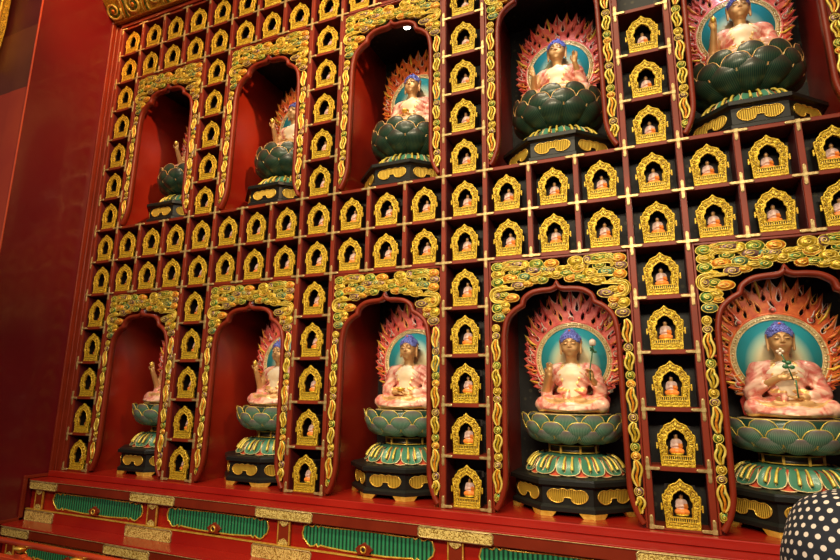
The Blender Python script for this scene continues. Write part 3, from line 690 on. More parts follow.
# ================================================================== STEPPED ALTAR BELOW THE NICHES
al = thing('stepped_altar', (0, 0, -.36), 'long red lacquered stepped altar base with green panels and gold fretwork plates', 'altar')
AZ = .36; XA0, XA1 = WX + .02, X1 + .1
def AB(): return MB()
b = MB(); b.box(XA0, XA1, -.062, .735, AZ - .045, AZ, 0, .004); b.build('platform', 'lacquer', al)
b = MB(); b.box(XA0, XA1, -.205, 0, AZ - .058, AZ - .0465, 0, .003); b.build('ledge', 'lacquer', al)
b = MB(); b.box(XA0, XA1, -.2075, -.2, AZ - .0585, AZ - .055, 0, .001); b.build('ledge_edging', 'brass', al)
def tier(yf, zt, pl, posts, first_x):
    # beam, recess board, posts, lower beam
    b = MB(); b.box(XA0, XA1, yf, yf + .1, zt - .062, zt - .002, 0, .003); b.build('upper_beam', 'trimred', al)
    b = MB(); b.box(XA0, XA1, yf + .035, yf + .1, zt - .214, zt - .063, 0); b.build('panel_board', 'lacquer', al)
    b = MB(); b.box(XA0, XA1, yf - .002, yf + .1, zt - .301, zt - .214, 0, .003); b.box(XA0, XA1, yf - .006, yf + .02, zt - .218, zt - .212, 1, .002); b.build('lower_beam', ['lacquer', 'goldplain'], al)
    for i, px in enumerate(posts):
        hw = .218; x0, x1 = px - hw, px + hw
        if i == 0: x0, x1 = XA0 + .02, px + .22
        def plate(x0, x1, z0, z1, y):
            b = MB(); e = .012; o = [(x0 + e, z0), (x1 - e, z0), (x1, z0 + e), (x1 - .004, (z0 + z1) / 2), (x1, z1 - e), (x1 - e, z1), (x0 + e, z1), (x0, z1 - e), (x0 + .004, (z0 + z1) / 2), (x0, z0 + e)]
            b.prism(o, y - .004, y, (), 0); b.sweep_xz(o, [(-.003, y), (-.003, y - .007), (.003, y - .007), (.003, y)], 1, closed=True)
            b.build('fretwork_plate', ['fret', 'brass'], al)
        plate(x0, x1, zt - .060, zt - .004, yf)
        plate(x0 - .01, x1 + .005, zt - .299, zt - .222, yf - .002)
        b = MB(); b.box(px - .045, px + .045, yf + .012, yf + .04, zt - .213, zt - .063, 0, .003)
        for s_ in (-1, 1): b.box(px + s_ * .043 - .004, px + s_ * .043 + .004, yf + .008, yf + .02, zt - .208, zt - .06, 1, .001)
        b.build('post', ['trimred', 'goldplain'], al)
        c_ = px
        for sg, zz in ((-1, zt - .064), (1, zt - .211)):
            b = MB()
            o = [(c_ - .034, zz), (c_ + .034, zz), (c_ + .034, zz + sg * .018), (c_ + .018, zz + sg * .032), (c_, zz + sg * .040), (c_ - .018, zz + sg * .032), (c_ - .034, zz + sg * .018)]
            b.prism(o, yf + .007, yf + .012, (), 0)
            b.build('post_plate', 'fret', al)
    for i in range(len(posts) - 1):
        xa, xb = posts[i], posts[i + 1]; cx_ = (xa + xb) / 2 + (.02 if i == 0 else 0); W = (xb - xa) / 2 - .13; zc = zt - .138; h = .064
        half = [(0, h - .002), (.07, h), (W * .35, h - .004), (W * .62, h - .006), (W * .70, h), (W * .735, h - .012), (W * .79, h + .006), (W * .83, h - .014), (W * .87, h - .010), (W * .90, h + .0), (W * .97, h - .012), (W, 0.01), (W * .98, -.022), (W * .93, -.038), (W * .91, -.050), (W * .86, -.063), (W * .80, -.058), (W * .76, -.046), (W * .735, -.062), (W * .69, -.050), (W * .6, -.055), (W * .3, -h + .002), (0, -h + .002)]
        o = [(cx_ + x, zc + z) for x, z in half] + [(cx_ - x, zc + z) for x, z in half[-2:0:-1]]
        b = MB(); b.prism(o, yf + .030, yf + .036, (), 0); f = b.build('green_panel', 'ribgreen', al)
        b = MB(); b.tube([(x, yf + .029, z) for x, z in o], .0048, 6, 0, True); b.build('panel_border', 'goldplain', f)
        b = MB(); zz = zc - h + .022
        oo_ = [(cx_ - .05, zz - .022), (cx_ - .036, zz - .012), (cx_ - .055, zz + .006), (cx_ - .034, zz + .026), (cx_ - .012, zz + .034), (cx_, zz + .044), (cx_ + .012, zz + .034), (cx_ + .034, zz + .026), (cx_ + .055, zz + .006), (cx_ + .036, zz - .012), (cx_ + .05, zz - .022)]
        b.prism(oo_, yf + .012, yf + .034, (), 0)
        b.tube([(cx_ + .017 * math.cos(2 * PI * k / 14), yf + .010, zz + .006 + .017 * math.sin(2 * PI * k / 14)) for k in range(14)], .005, 6, 1, True)
        b.ball((cx_, yf + .012, zz + .006), (.012, .004, .012), 2)
        b.build('panel_ornament', ['trimred', 'goldplain', 'case'], f)
posts = [.035] + [(4.5 + 4 * k) * CW for k in range(4)] + [20.5 * CW]
tier(-.203, AZ - .058, 0, posts, 0)
b = MB(); b.box(XA0, XA1, -.372, -.2, AZ - .370, AZ - .356, 0, .003); b.build('ledge', 'lacquer', al)
b = MB(); b.box(XA0, XA1, -.3745, -.366, AZ - .3705, AZ - .366, 0, .001); b.build('ledge_edging', 'brass', al)
tier(-.37, AZ - .370, 0, posts, 0)
b = MB(); b.box(XA0, XA1, -.56, .6, AZ - 1.41, AZ - .68, 0, .004); b.build('plinth', 'lacquer', al)

# ================================================================== BALUSTRADE (bottom left foreground)
bl = thing('balustrade', (0, -.8, -1.05), 'orange-red wooden balustrade rail with gold lotus cups, front of the altar', 'balustrade')
b = MB(); b.tube([(-.6, 0, .757), (5.2, 0, .757)], .0185, 12); b.build('handrail', 'railred', bl)
b = MB(); b.box(-.6, 5.2, -.022, .022, .64, .672, 0, .004); b.build('lower_rail', 'railred', bl)
b = MB(); b.box(-.6, 5.2, -.022, .022, .12, .17, 0, .004); b.build('bottom_rail', 'railred', bl)
for k in range(10):
    x = .33 + (k - 1) * .545
    b = MB(); b.lathe([(.012, .700), (.022, .708), (.034, .724), (.046, .734), (.046, .738), (.02, .741)], 14, (x, 0)); b.build('lotus_cup', 'goldplain', bl)
    b = MB(); b.box(x - .03, x + .03, -.02, .02, 0, .70, 0, .004)
    b.prism([(x - .085, .672), (x + .085, .672), (x + .07, .684), (x + .045, .684), (x + .03, .700), (x - .03, .700), (x - .045, .684), (x - .07, .684)], -.018, .018); b.build('post', 'railred', bl)
for k in range(9):
    x = .33 + (k - 1) * .545
    b = MB(); b.box(x + .03, x + .515, -.008, .008, .17, .64); b.build('panel', 'lacquer', bl)

# ================================================================== LOTUS PEDESTALS
def petal(b, ang, prof, W, cup, mats, tipround=.60, nu=8, nv=8, rim=.0026, c=(0, 0)):
    """prof: [(r, z)] along the petal; surface grid with gilded rim. mats=(body, rim)"""
    P = catmull(prof, 4); L = len(P) - 1
    def pt(u, v, off=0.0):
        t = v * L; i = min(L - 1, int(t)); f = t - i; r = P[i][0] * (1 - f) + P[i + 1][0] * f; z = P[i][1] * (1 - f) + P[i + 1][1] * f
        dr, dz = P[i + 1][0] - P[i][0], P[i + 1][1] - P[i][1]; ln = math.hypot(dr, dz) + 1e-9; nr, nz = dz / ln, -dr / ln
        w = W * (.60 + .40 * min(1, v / .5)) if v < tipround else W * max(0, 1 - ((v - tipround) / (1 - tipround)) ** 2.3) ** .5
        h = cup * (1 - u * u) * (1 - .75 * v ** 5) + off
        r += nr * h; z += nz * h; x = u * w / 2
        return (c[0] + math.cos(ang) * r - math.sin(ang) * x, c[1] + math.sin(ang) * r + math.cos(ang) * x, z)
    us = [-1, -.90] + [-.90 + 1.8 * k / nu for k in range(1, nu)] + [.90, 1]; vs_ = [k / nv * .92 for k in range(nv + 1)] + [.972, .99, 1.0]
    o = len(b.v); vs = []; uv = []
    for v in vs_:
        for u in us: vs.append(pt(u, v, .003 if (abs(u) > .9 or v > .96) else 0)); uv.append((u, v))
    n = len(us); fs = []; ms = []
    for j in range(len(vs_) - 1):
        for i in range(n - 1):
            fs.append((j * n + i, j * n + i + 1, (j + 1) * n + i + 1, (j + 1) * n + i)); ms.append(mats[0])
    b.add(vs, fs, ms, True)
    if b.uv is None: b.uv = []
    b.uv += uv
    e = [pt(-.97, v, .002) for v in (.30, .45, .6, .75, .86, .94, .98)] + [pt(0, 1, .002)] + [pt(.97, v, .002) for v in (.98, .94, .86, .75, .6, .45, .30)]
    n0 = len(b.v); b.tube(e, rim, 5, mats[1]); b.uv += [(0, 0)] * (len(b.v) - n0)
def pedestal(upper):
    t = thing('lotus_pedestal', (0, 0, 0), '', 'pedestal', 'lotus pedestals under the seated statues')
    ph = PI / 8
    c8 = 1 / math.cos(PI / 8)
    b = MB()
    b.lathe([(.350 * c8, .026), (.358 * c8, .030), (.358 * c8, .050), (.345 * c8, .060), (.338 * c8, .064), (.338 * c8, .158), (.350 * c8, .166), (.368 * c8, .170), (.368 * c8, .192), (.352 * c8, .202), (.30 * c8, .208)], 8, (0, 0), 0, ph, False)
    base = b.build('octagonal_base', 'black', t)
    for k in range(8):      # gold feet at the corners, gold cloud panels in the faces
        a = ph + k * PI / 4
        b = MB()
        for s_ in (-1, 1):
            fa = a + s_ * PI / 8; nx, ny = math.cos(fa), math.sin(fa); tx, ty = (math.sin(fa) * -1, math.cos(fa))
            e = -s_     # direction towards the corner along the face
            def q(al_, dp, z): r = .3565 - dp; return (nx * r + tx * al_, ny * r + ty * al_, z)
            half = .3565 * math.tan(PI / 8); A = e * half; B = e * (half - .062); B2 = e * (half - .085)
            vs = [q(A, 0, 0), q(B, 0, 0), q(B2, 0, .027), q(A, 0, .027), q(A, .03, 0), q(B, .03, 0), q(B2, .03, .027), q(A, .03, .027)]
            b.add(vs, [(0, 1, 2, 3), (7, 6, 5, 4), (0, 4, 5, 1), (1, 5, 6, 2), (2, 6, 7, 3), (3, 7, 4, 0)])
        b.build('foot', 'goldplain', base)
        fa = k * PI / 4 + PI / 4 * 0 + PI / 2 * 0
    for k in range(8):
        fa = k * PI / 4
        if math.sin(fa) > .3: continue       # faces turned to the back of the niche stay plain
        w, h = .112, .040
        half = [(0, .030), (.025, .038), (.050, .031), (.075, .034), (.098, .026), (.112, .006), (.106, -.014), (.088, -.030), (.062, -.038), (.036, -.034), (.022, -.022), (.022, -.012), (.010, -.008), (0, -.008)]
        HH = catmull(half, 3); o = HH + [(-x, z) for x, z in HH[-2:0:-1]]
        b = MB(); b.prism(o, -.004, .0015, (), 0)
        pn = b.build('gold_panel', 'panelgold', base); pn.location = (math.cos(fa) * .338, math.sin(fa) * .338, .112); pn.rotation_euler = (0, 0, fa + PI / 2)
        b2 = MB(); b2.tube([(x, -.005, z) for x, z in o], .003, 5, 0, True)
        # join rim into panel mesh as a second material
        me = pn.data; old_v = [tuple(v.co) for v in me.vertices]; old_f = [tuple(p.vertices) for p in me.polygons]
        mm = MB(); mm.add(old_v, old_f, 0); mm.add(b2.v, b2.f, 1, True); pn.data = mm.mesh('gold_panel', ['panelgold', 'goldplain'])
    # lower lotus, petals turned down
    b = MB(); z0 = .206; zt_ = .315
    b.uv = []
    for k in range(12):
        a = -PI / 2 + (k + .5) * PI / 6
        petal(b, a, [(.20, zt_ - .006), (.232, zt_ - .022), (.252, zt_ - .055), (.275, z0 + .022), (.298, z0 + .004)], .115, .006, (1, 3))
    for k in range(12):
        a = -PI / 2 + k * PI / 6
        petal(b, a, [(.195, zt_), (.236, zt_ - .012), (.262, zt_ - .048), (.282, z0 + .030), (.303, z0 + .010)], .142, .012, (0, 3))
    for k in range(12):
        for s_ in (-1, 1):
            a = -PI / 2 + k * PI / 6 + s_ * .085; P = catmull([(.222, zt_ - .004), (.250, zt_ - .018), (.277, zt_ - .05), (.289, z0 + .036)], 3)
            n0 = len(b.v); b.tube([(r * math.cos(a), r * math.sin(a), z) for r, z in P], [.004 + .0065 * (i / len(P)) for i in range(len(P))], 6, 2); b.uv += [(0, 0)] * (len(b.v) - n0)
    n0 = len(b.v); b.lathe([(.28, z0 - .002), (.268, z0 + .02), (.235, zt_ - .05), (.20, zt_ - .014), (.15, zt_)], 32, (0, 0), 0); b.uv += [(0, 0)] * (len(b.v) - n0)
    b.build('lower_lotus', ['petalteal', 'petalred', 'ridge', 'cream' if False else 'bead'], t, fixn=False)
    zw = .085 if not upper else .050
    b = MB(); b.lathe([(.13, zt_), (.150, zt_ + .004), (.152, zt_ + .010), (.143, zt_ + .014), (.143, zt_ + zw * .5), (.155, zt_ + zw * .56), (.155, zt_ + zw * .66), (.12, zt_ + zw * .75), (.12, zt_ + zw), (.17, zt_ + zw + .015)], 32); 
    for zz in (.010, zw * .6):
        b.tube([((.153) * math.cos(2 * PI * k / 32), .153 * math.sin(2 * PI * k / 32), zt_ + zz) for k in range(32)], .0035, 5, 1, True)
    for k in range(8):
        a = ph + k * PI / 4; b.box(.15 * math.cos(a) - .006, .15 * math.cos(a) + .006, .15 * math.sin(a) - .006, .15 * math.sin(a) + .006, zt_ + .004, zt_ + zw * .62, 1)
    b.build('waist', ['waistdark', 'goldplain'], t)
    b = MB(); b.uv = []
    if not upper:
        rows = [([(.13, .396), (.20, .398), (.258, .420), (.292, .466)], .155, .022), ([(.18, .405), (.245, .425), (.286, .462), (.306, .512)], .152, .020), ([(.22, .445), (.268, .468), (.294, .508), (.312, .556)], .146, .018)]
        n = 12; core = [(.12, .392), (.20, .398), (.245, .430), (.262, .48), (.270, .535), (.23, .548)]
    else:
        rows = [([(.11, .362), (.18, .366), (.250, .392), (.292, .430), (.306, .476)], .172, .030), ([(.16, .385), (.225, .398), (.278, .435), (.306, .480), (.312, .530)], .170, .026), ([(.20, .44), (.245, .455), (.285, .495), (.304, .535), (.306, .582)], .160, .020)]
        n = 12; core = [(.11, .358), (.17, .365), (.220, .40), (.248, .45), (.256, .520), (.23, .549)]
    for j, (pf, W, cup) in enumerate(rows):
        for k in range(n):
            a = -PI / 2 + (k + .5 * (j % 2)) * 2 * PI / n
            petal(b, a, pf, W, cup, (0, 1))
    n0 = len(b.v); b.lathe(core, 36, (0, 0), 2); b.uv += [(0, 0)] * (len(b.v) - n0)
    b.build('upper_lotus', ['petaldark' if upper else 'petalgreen', 'robehem' if upper else 'ridge', 'petaldark'], t, fixn=False)
    b = MB(); b.lathe([(.20, .546), (.235, .549), (.235, .553), (.20, .5545)], 32); b.build('seat_top', 'bead', t)
    for o in list(bpy.data.objects):     # the pedestals are shallower towards the back wall of the niche
        r_ = o
        while r_.parent: r_ = r_.parent
        if r_ is t and o.type == 'MESH' and not o.name.startswith('gold_panel'):
            n_ = len(o.data.vertices); co = np.empty(n_ * 3, dtype=np.float32); o.data.vertices.foreach_get('co', co); co = co.reshape(-1, 3)
            co[:, 1] = np.where(co[:, 1] > 0, co[:, 1] * .73, co[:, 1]); o.data.vertices.foreach_set('co', co.ravel()); o.data.update()
    return t
ribs(M['panelgold'], (.30, .17, .01), (.85, .58, .07), 2 * PI / .011)

# ================================================================== FLAMING HALO
def make_halo(parent, loc):
    """origin = centre of the disc"""
    h = MB(); h.lathe([(.001, -.006), (.215, -.006), (.215, .008)], 48, (0, 0), 0)
    me_v = [(x, z if False else -zz * -1, y) for x, y, zz in h.v]
    h.v = [(x, zz, y) for x, y, zz in h.v]
    disc = h.build('halo', 'teal', parent, loc)
    b = MB()
    for r, rr in ((.214, .004), (.240, .004)): b.tube([(r * math.cos(2 * PI * k / 48), -.008, r * math.sin(2 * PI * k / 48)) for k in range(48)], rr, 6, 0, True)
    b.sweep_xz([(.227 * math.cos(2 * PI * k / 48), .227 * math.sin(2 * PI * k / 48)) for k in range(48)], [(-.013, .006), (-.013, -.006), (.013, -.006), (.013, .006)], 0, closed=True)
    for k in range(84): a = 2 * PI * k / 84; b.ball((.227 * math.cos(a), -.009, .227 * math.sin(a)), .0068, 0, 6, 4)
    b.build('bead_ring', 'bead', disc)
    f = MB(); rnd = random.Random(3)
    def R(th): s_ = math.sin(th); return .325 + (.135 * s_ ** 1.5 if s_ > 0 else .0)
    def up_(th, amt): u = (PI / 2 - th + PI) % (2 * PI) - PI; return th + max(-1.2, min(1.2, u)) * amt
    T0 = math.radians(-56); T1 = math.radians(236); NT = 30; outer = []
    for k in range(NT + 1):       # scalloped outline with tongues leaning upwards
        th = T0 + (T1 - T0) * (k + (0 if k in (0, NT) else 0)) / NT; dth = (T1 - T0) / NT; j = rnd.uniform(-.012, .014)
        lean = .10 if th < PI / 2 - .05 else (-.10 if th > PI / 2 + .05 else 0)
        rt = R(th) + j; rv = R(th) - .062 + rnd.uniform(-.006, .006)
        v_ = Vector((math.cos(th), math.sin(th))); q_ = v_ * rv + (v_ * .75 + Vector((0, .62))).normalized() * (rt - rv) * 1.22; ta, tr = math.atan2(q_.y, q_.x), min(q_.length, rt + .02)
        if ta < T0 - .5: ta += 2 * PI
        lean = ta - th; rt = tr
        for a_, r_ in ((th - dth * .46, rv), (th - dth * .34 + lean * .1, rv + .010), (th - dth * .16 + lean * .35, rv + .030), (th + lean, rt), (th + dth * .20 + lean * .5, rv + .032), (th + dth * .38 + lean * .1, rv + .008)):
            outer.append((r_ * math.cos(a_), r_ * math.sin(a_)))
    inner = [(.236 * math.cos(a_), .236 * math.sin(a_)) for a_ in [T1 - (T1 - T0) * q / 50 for q in range(51)]]
    holes = []; spots = []
    for row, (q0, NH) in enumerate(((.26, 19), (.56, 22), (.86, 25))):
        for k in range(NH):
            th = T0 + .12 + (T1 - T0 - .24) * (k + .5) / NH; r = .246 + (R(th) - .03 - .246) * q0
            L = .012 + .011 * max(0, math.sin(th)) ** 1.5 + rnd.uniform(0, .003); W_ = .0072 + .003 * max(0, math.sin(th)); da = up_(th, .5) + rnd.uniform(-.2, .2)
            c_ = Vector((r * math.cos(th), r * math.sin(th))); d = Vector((math.cos(da), math.sin(da))); nn = Vector((-d.y, d.x))
            holes.append([tuple(c_ + d * L * x + nn * W_ * y) for x, y in ((1.35, 0), (.5, .55), (-.2, 1.0), (-.75, .75), (-1, 0), (-.75, -.75), (-.2, -1.0), (.5, -.55))]); spots.append((c_, d, nn, L, W_))
    oa = sorted((math.atan2(p[1], p[0]) if math.atan2(p[1], p[0]) > T0 - .3 else math.atan2(p[1], p[0]) + 2 * PI, math.hypot(*p)) for p in outer)
    NA, NR = 380, 22; ang = np.linspace(T0 - .06, T1 + .06, NA + 1); ro = np.interp(ang, [q[0] for q in oa], [q[1] for q in oa])
    gx = np.array([[(.238 + (ro[i] - .238) * j / NR) * math.cos(ang[i]) for j in range(NR + 1)] for i in range(NA + 1)]); gz = np.array([[(.238 + (ro[i] - .238) * j / NR) * math.sin(ang[i]) for j in range(NR + 1)] for i in range(NA + 1)])
    mx_ = (gx[:-1, :-1] + gx[1:, 1:]) / 2; mz_ = (gz[:-1, :-1] + gz[1:, 1:]) / 2; keep = np.ones(mx_.shape, bool)
    for c_, d, nn, L, W_ in spots:
        a_ = ((mx_ - c_.x) * d.x + (mz_ - c_.y) * d.y) / L; w_ = ((mx_ - c_.x) * nn.x + (mz_ - c_.y) * nn.y) / W_
        keep &= ~((a_ > -1) & (a_ < 1.3) & (np.abs(w_) < np.where(a_ < 0, np.sqrt(np.clip(1 - a_ * a_, 0, 1)), 1 - a_ / 1.3)))
    tot = (NA + 1) * (NR + 1); vs = [(gx[i, j], -.004, gz[i, j]) for i in range(NA + 1) for j in range(NR + 1)] + [(gx[i, j], .010, gz[i, j]) for i in range(NA + 1) for j in range(NR + 1)]
    fs = []; I_ = lambda i, j: i * (NR + 1) + j
    kp = lambda i, j: 0 <= i < NA and 0 <= j < NR and keep[i, j]
    for i in range(NA):
        for j in range(NR):
            if not keep[i, j]: continue
            a_, b_, c2, d2 = I_(i, j), I_(i + 1, j), I_(i + 1, j + 1), I_(i, j + 1); fs += [(a_, b_, c2, d2), (d2 + tot, c2 + tot, b_ + tot, a_ + tot)]
            if not kp(i - 1, j): fs.append((a_, d2, d2 + tot, a_ + tot))
            if not kp(i + 1, j): fs.append((c2, b_, b_ + tot, c2 + tot))
            if not kp(i, j - 1): fs.append((b_, a_, a_ + tot, b_ + tot))
            if not kp(i, j + 1): fs.append((d2, c2, c2 + tot, d2 + tot))
    f.add(vs, fs, 0)
    # rounded rims round the holes and along the tongues
    for k, (c_, d, nn, L, W_) in enumerate(spots):
        pts = [c_ + d * L * x + nn * (W_ + .003) * y for x, y in ((1.9, .35), (.7, .75), (-.2, 1.05), (-.9, .75), (-1.2, 0), (-.9, -.75), (-.2, -1.05), (.7, -.75), (2.1, -.2))]
        f.tube([(p.x, -.006, p.y) for p in pts], [.001, .0018, .0024, .0026, .0026, .0026, .0024, .0018, .001], 5, (1, 4, 3, 2)[k % 4] if k % 3 else 0)
    n6 = 6
    for k in range(NT + 1):
        P = outer[k * 6:(k + 1) * 6]; tip = Vector(P[3]); base = (Vector(P[0]) + Vector(P[5])) / 2; cen = base - tip * .14
        m_ = (1, 0, 2, 1, 3, 0)[k % 6]
        q = [(cen.x, -.006, cen.y), tuple((base * .6 + cen * .4).to_3d().xzy), tuple(base.to_3d().xzy), tuple((base * .45 + tip * .55).to_3d().xzy), tuple(tip.to_3d().xzy)]
        q = [(p[0], -.007 - .004 * math.sin(i_ * .8), p[2]) for i_, p in enumerate(q)]
        f.tube(q, [.002, .006, .0085, .006, .001], 6, m_, flat=.7)
        f.tube([(P[i_][0], -.004, P[i_][1]) for i_ in (0, 1, 2, 3)], [.003, .003, .0025, .0008], 5, 4 if k % 2 else 0); f.tube([(P[i_][0], -.004, P[i_][1]) for i_ in (5, 4, 3)], [.003, .0025, .0008], 5, 0)
    f.sweep_xz([(.247 * math.cos(T0 + (T1 - T0) * k / 60), .247 * math.sin(T0 + (T1 - T0) * k / 60)) for k in range(61)], [(-.008, .004), (-.006, -.010), (.0, -.013), (.006, -.010), (.008, .004)], 0)
    for dg in (90, 48, 132, 6, 174, -36, 216):
        a = math.radians(dg); c_ = (.268 * math.cos(a), .268 * math.sin(a)); f.ball((c_[0], -.020, c_[1]), (.011, .010, .011), 5)
        f.tube(spiral(c_[0], c_[1], .019, 1.2, -.016, 1 if dg < 90 else -1, a + 1.5, 16), .0036, 5, 4)
        sg = 1 if dg < 90 else -1
        f.tube([(c_[0] + sg * .012 * q, -.014, c_[1] + .018 + .012 * q * q) for q in (0, .6, 1.2, 1.8)], [.004, .005, .004, .001], 5, 4)
    f.build('flames', ['flame_red', 'flame_deep', 'flame_orange', 'flame_yellow', 'cream', 'flame_red'], disc)
    s_ = MB(); s_.prism([(-.20, -.335), (.20, -.335), (.215, -.25), (.17, -.19), (0, -.235), (-.17, -.19), (-.215, -.25)], -.004, .016, (), 0)
    s_.build('halo_foot', 'flame_deep', disc)
    return disc

# ================================================================== SEATED BUDDHA STATUES
def hand(s, w, dirf, palm_n, kind='open'):
    """w wrist point, dirf finger direction, palm_n palm normal; five separate fingers"""
    w = Vector(w); d = Vector(dirf).normalized(); n = Vector(palm_n).normalized(); sd = d.cross(n).normalized()
    s.cap(w, w + d * .03, .013, .016, .006); s.cap(w + d * .022 - sd * .008, w + d * .022 + sd * .008, .012, .012, .006)
    base = w + d * .038
    for i, (o, L) in enumerate(((-.0145, .034), (-.005, .040), (.005, .038), (.0145, .030))):
        p = base + sd * o
        curl = {'open': (.15, .25), 'mudra': (.35, .8) if i < 2 else (.1, .2), 'hold': (.9, 1.2), 'lap': (.2, .35)}[kind]
        q = p + (d * math.cos(curl[0]) + n * math.sin(curl[0])) * L * .55; r = q + (d * math.cos(curl[1]) + n * math.sin(curl[1])) * L * .5
        s.cap(p, q, .0056, .0052, .003); s.cap(q, r, .0052, .0042, .002)
    tb = w + d * .012 - sd * .014; t1 = tb + (d * .55 - sd * .55 + n * .5).normalized() * .02; t2 = t1 + (d * .7 + n * .5 + sd * .1).normalized() * .018
    s.cap(tb, t1, .0065, .0058, .004); s.cap(t1, t2, .0056, .0045, .002)
POSES = {   # (elbow, wrist, fingers dir, palm normal, kind) for viewer-left and viewer-right hand, held object
    'lotus': (((-.165, -.005, .125), (-.128, -.075, .225), (0.05, -.1, 1), (0, -1, .1), 'mudra'), ((.168, -.005, .125), (.128, -.085, .20), (-.1, -.1, 1), (-.3, -.8, 0), 'hold'), 'lotus'),
    'lap': (((-.160, .0, .12), (-.055, -.105, .105), (1, -.15, 0), (0, -.2, 1), 'lap'), ((.160, .0, .12), (.055, -.110, .095), (-1, -.15, 0), (0, -.2, 1), 'lap'), 'bowl'),
    'sprig': (((-.165, -.005, .13), (-.045, -.115, .205), (1, -.1, .12), (.2, -.6, .3), 'mudra'), ((.165, .0, .12), (.055, -.115, .10), (-1, -.1, 0), (0, -.2, 1), 'lap'), 'sprig'),
    'both': (((-.170, -.005, .135), (-.158, -.080, .215), (-.25, -.1, 1), (.1, -1, 0), 'mudra'), ((.160, -.005, .14), (.128, -.080, .255), (.1, -.1, 1), (0, -1, .1), 'mudra'), None),
    'raise': (((-.168, -.005, .13), (-.160, -.085, .265), (0, -.1, 1), (.1, -1, .1), 'mudra'), ((.160, .0, .12), (.05, -.110, .10), (-1, -.15, 0), (0, -.2, 1), 'lap'), 'bud'),
}
def make_statue(pose):
    t = thing('buddha_statue', (0, 0, 0), '', 'statue', 'seated gilded statues in the large niches')
    A, B, held = POSES[pose]
    s = SDF((-.24, -.22, -.01), (.24, .12, .56), .0036)
    s.cap((0, .02, .06), (0, .02, .15), .085, .072, .03); s.ell((0, .015, .215), (.105, .068, .085), .04); s.cap((-.095, .022, .262), (.095, .022, .262), .040, .040, .03)
    s.ell((-.034, -.022, .228), (.050, .028, .034), .035); s.ell((.034, -.022, .228), (.050, .028, .034), .035); s.ell((0, -.012, .12), (.055, .030, .05), .04)
    s.cap((0, .012, .28), (0, .004, .345), .036, .033, .015)
    for sx in (-1, 1):      # crossed legs
        s.cap((sx * .07, .02, .05), (sx * .178, -.07, .045), .050, .040, .02); s.cap((sx * .178, -.07, .045), (-sx * .02, -.145, .05), .038, .026, .015)
        s.cap((-sx * .02, -.145, .055), (-sx * .08, -.125, .072), .020, .014, .01)
    # head with brow, nose, lips, chin, long ears
    s.ell((0, .002, .425), (.059, .062, .070), .005); s.ell((0, -.012, .385), (.049, .047, .048), .02); s.ell((0, -.036, .352), (.018, .016, .012), .012)
    for sx in (-1, 1):
        s.ell((sx * .026, -.042, .388), (.018, .012, .018), .012)
        s.ell((sx * .023, -.0615, .4225), (.017, .010, .008), .006, True); s.ell((sx * .023, -.052, .421), (.0145, .008, .0075), .003)
        s.cap((sx * .010, -.0605, .436), (sx * .038, -.050, .438), .0035, .002, .004)
        s.cap((sx * .063, .004, .438), (sx * .062, .000, .362), .0085, .0075, .005); s.cap((sx * .064, .000, .445), (sx * .064, .012, .425), .008, .007, .004)
    s.cap((0, -.058, .432), (0, -.0665, .402), .0045, .0075, .004); s.ell((-.007, -.062, .400), (.006, .006, .0045), .003); s.ell((.007, -.062, .400), (.006, .006, .0045), .003)
    s.cap((-.012, -.057, .384), (.012, -.057, .384), .0042, .0042, .002); s.cap((-.009, -.056, .377), (.009, -.056, .377), .0045, .0045, .002)
    for sx, (el, wr, fd, pn, kd) in ((-1, A), (1, B)):
        s.cap((sx * .128, .020, .255), el, .036, .028, .02); s.cap(el, wr, .027, .017, .01); hand(s, wr, fd, pn, kd)
    link('body', s.mesh('statue_body', ['skin', 'chest'], lambda c: np.where(((c[:, 0] / .10) ** 2 + ((c[:, 2] - .195) / .105) ** 2 < 1) & (c[:, 1] > -.085), 1, 0)), t)
    body = [c for c in bpy.data.objects if c.parent == t][0]
    # painted eyes and lips
    for sx in (-1, 1):
        b = MB(); b.tube([(sx * x, y, z) for x, y, z in ((.010, -.0610, .4195), (.018, -.0618, .4175), (.027, -.0598, .4175), (.037, -.0530, .4205))], [.0008, .0020, .0020, .0008], 5, 0); b.build('eye', 'eye', body)
        b = MB(); b.tube([(sx * x, y, z) for x, y, z in ((.008, -.0640, .438), (.020, -.0610, .4445), (.032, -.0555, .444), (.043, -.0460, .437))], [.001, .0018, .0018, .0008], 5, 0); b.build('eyebrow', 'eye', body)
    b = MB(); b.tube([(x, -.0612 + abs(x) * .15, .3805 + abs(x) * .15) for x in (-.014, -.007, 0, .007, .014)], [.0008, .0018, .0018, .0018, .0008], 5, 0); b.build('lips', 'lip', body)
    b = MB(); b.ball((0, -.0600, .456), .0035, 0); b.build('forehead_mark', 'lip', body)
    # hair and topknot
    s = SDF((-.08, -.085, .36), (.08, .085, .545), .0036)
    s.ell((0, .008, .440), (.0660, .068, .062), 0); s.ell((0, .004, .496), (.032, .032, .024), .010)
    s.ell((0, -.052, .405), (.050, .050, .050), .004, True); s.ell((0, -.070, .40), (.062, .045, .05), .004, True)
    s.cap((-.08, -.03, .39), (.08, -.03, .39), .040, .040, .004, True)
    h = link('hair', s.mesh('statue_hair', ['hair']), body)
    b = MB()
    for j in range(9):
        ph = .15 + j * .17
        for k in range(int(6 + 20 * math.cos(ph))):
            a = 2 * PI * k / int(6 + 20 * math.cos(ph)) + j * .4
            p = (.0660 * math.cos(ph) * math.cos(a), .008 + .068 * math.cos(ph) * math.sin(a), .440 + .062 * math.sin(ph))
            if p[1] < -.02 and p[2] < .462: continue
            if p[2] > .497: continue
            b.ball(p, .0062, 0, 5, 4)
    for k in range(10): a = 2 * PI * k / 10; b.ball((.030 * math.cos(a), .004 + .028 * math.sin(a), .504), .0062, 0, 5, 4)
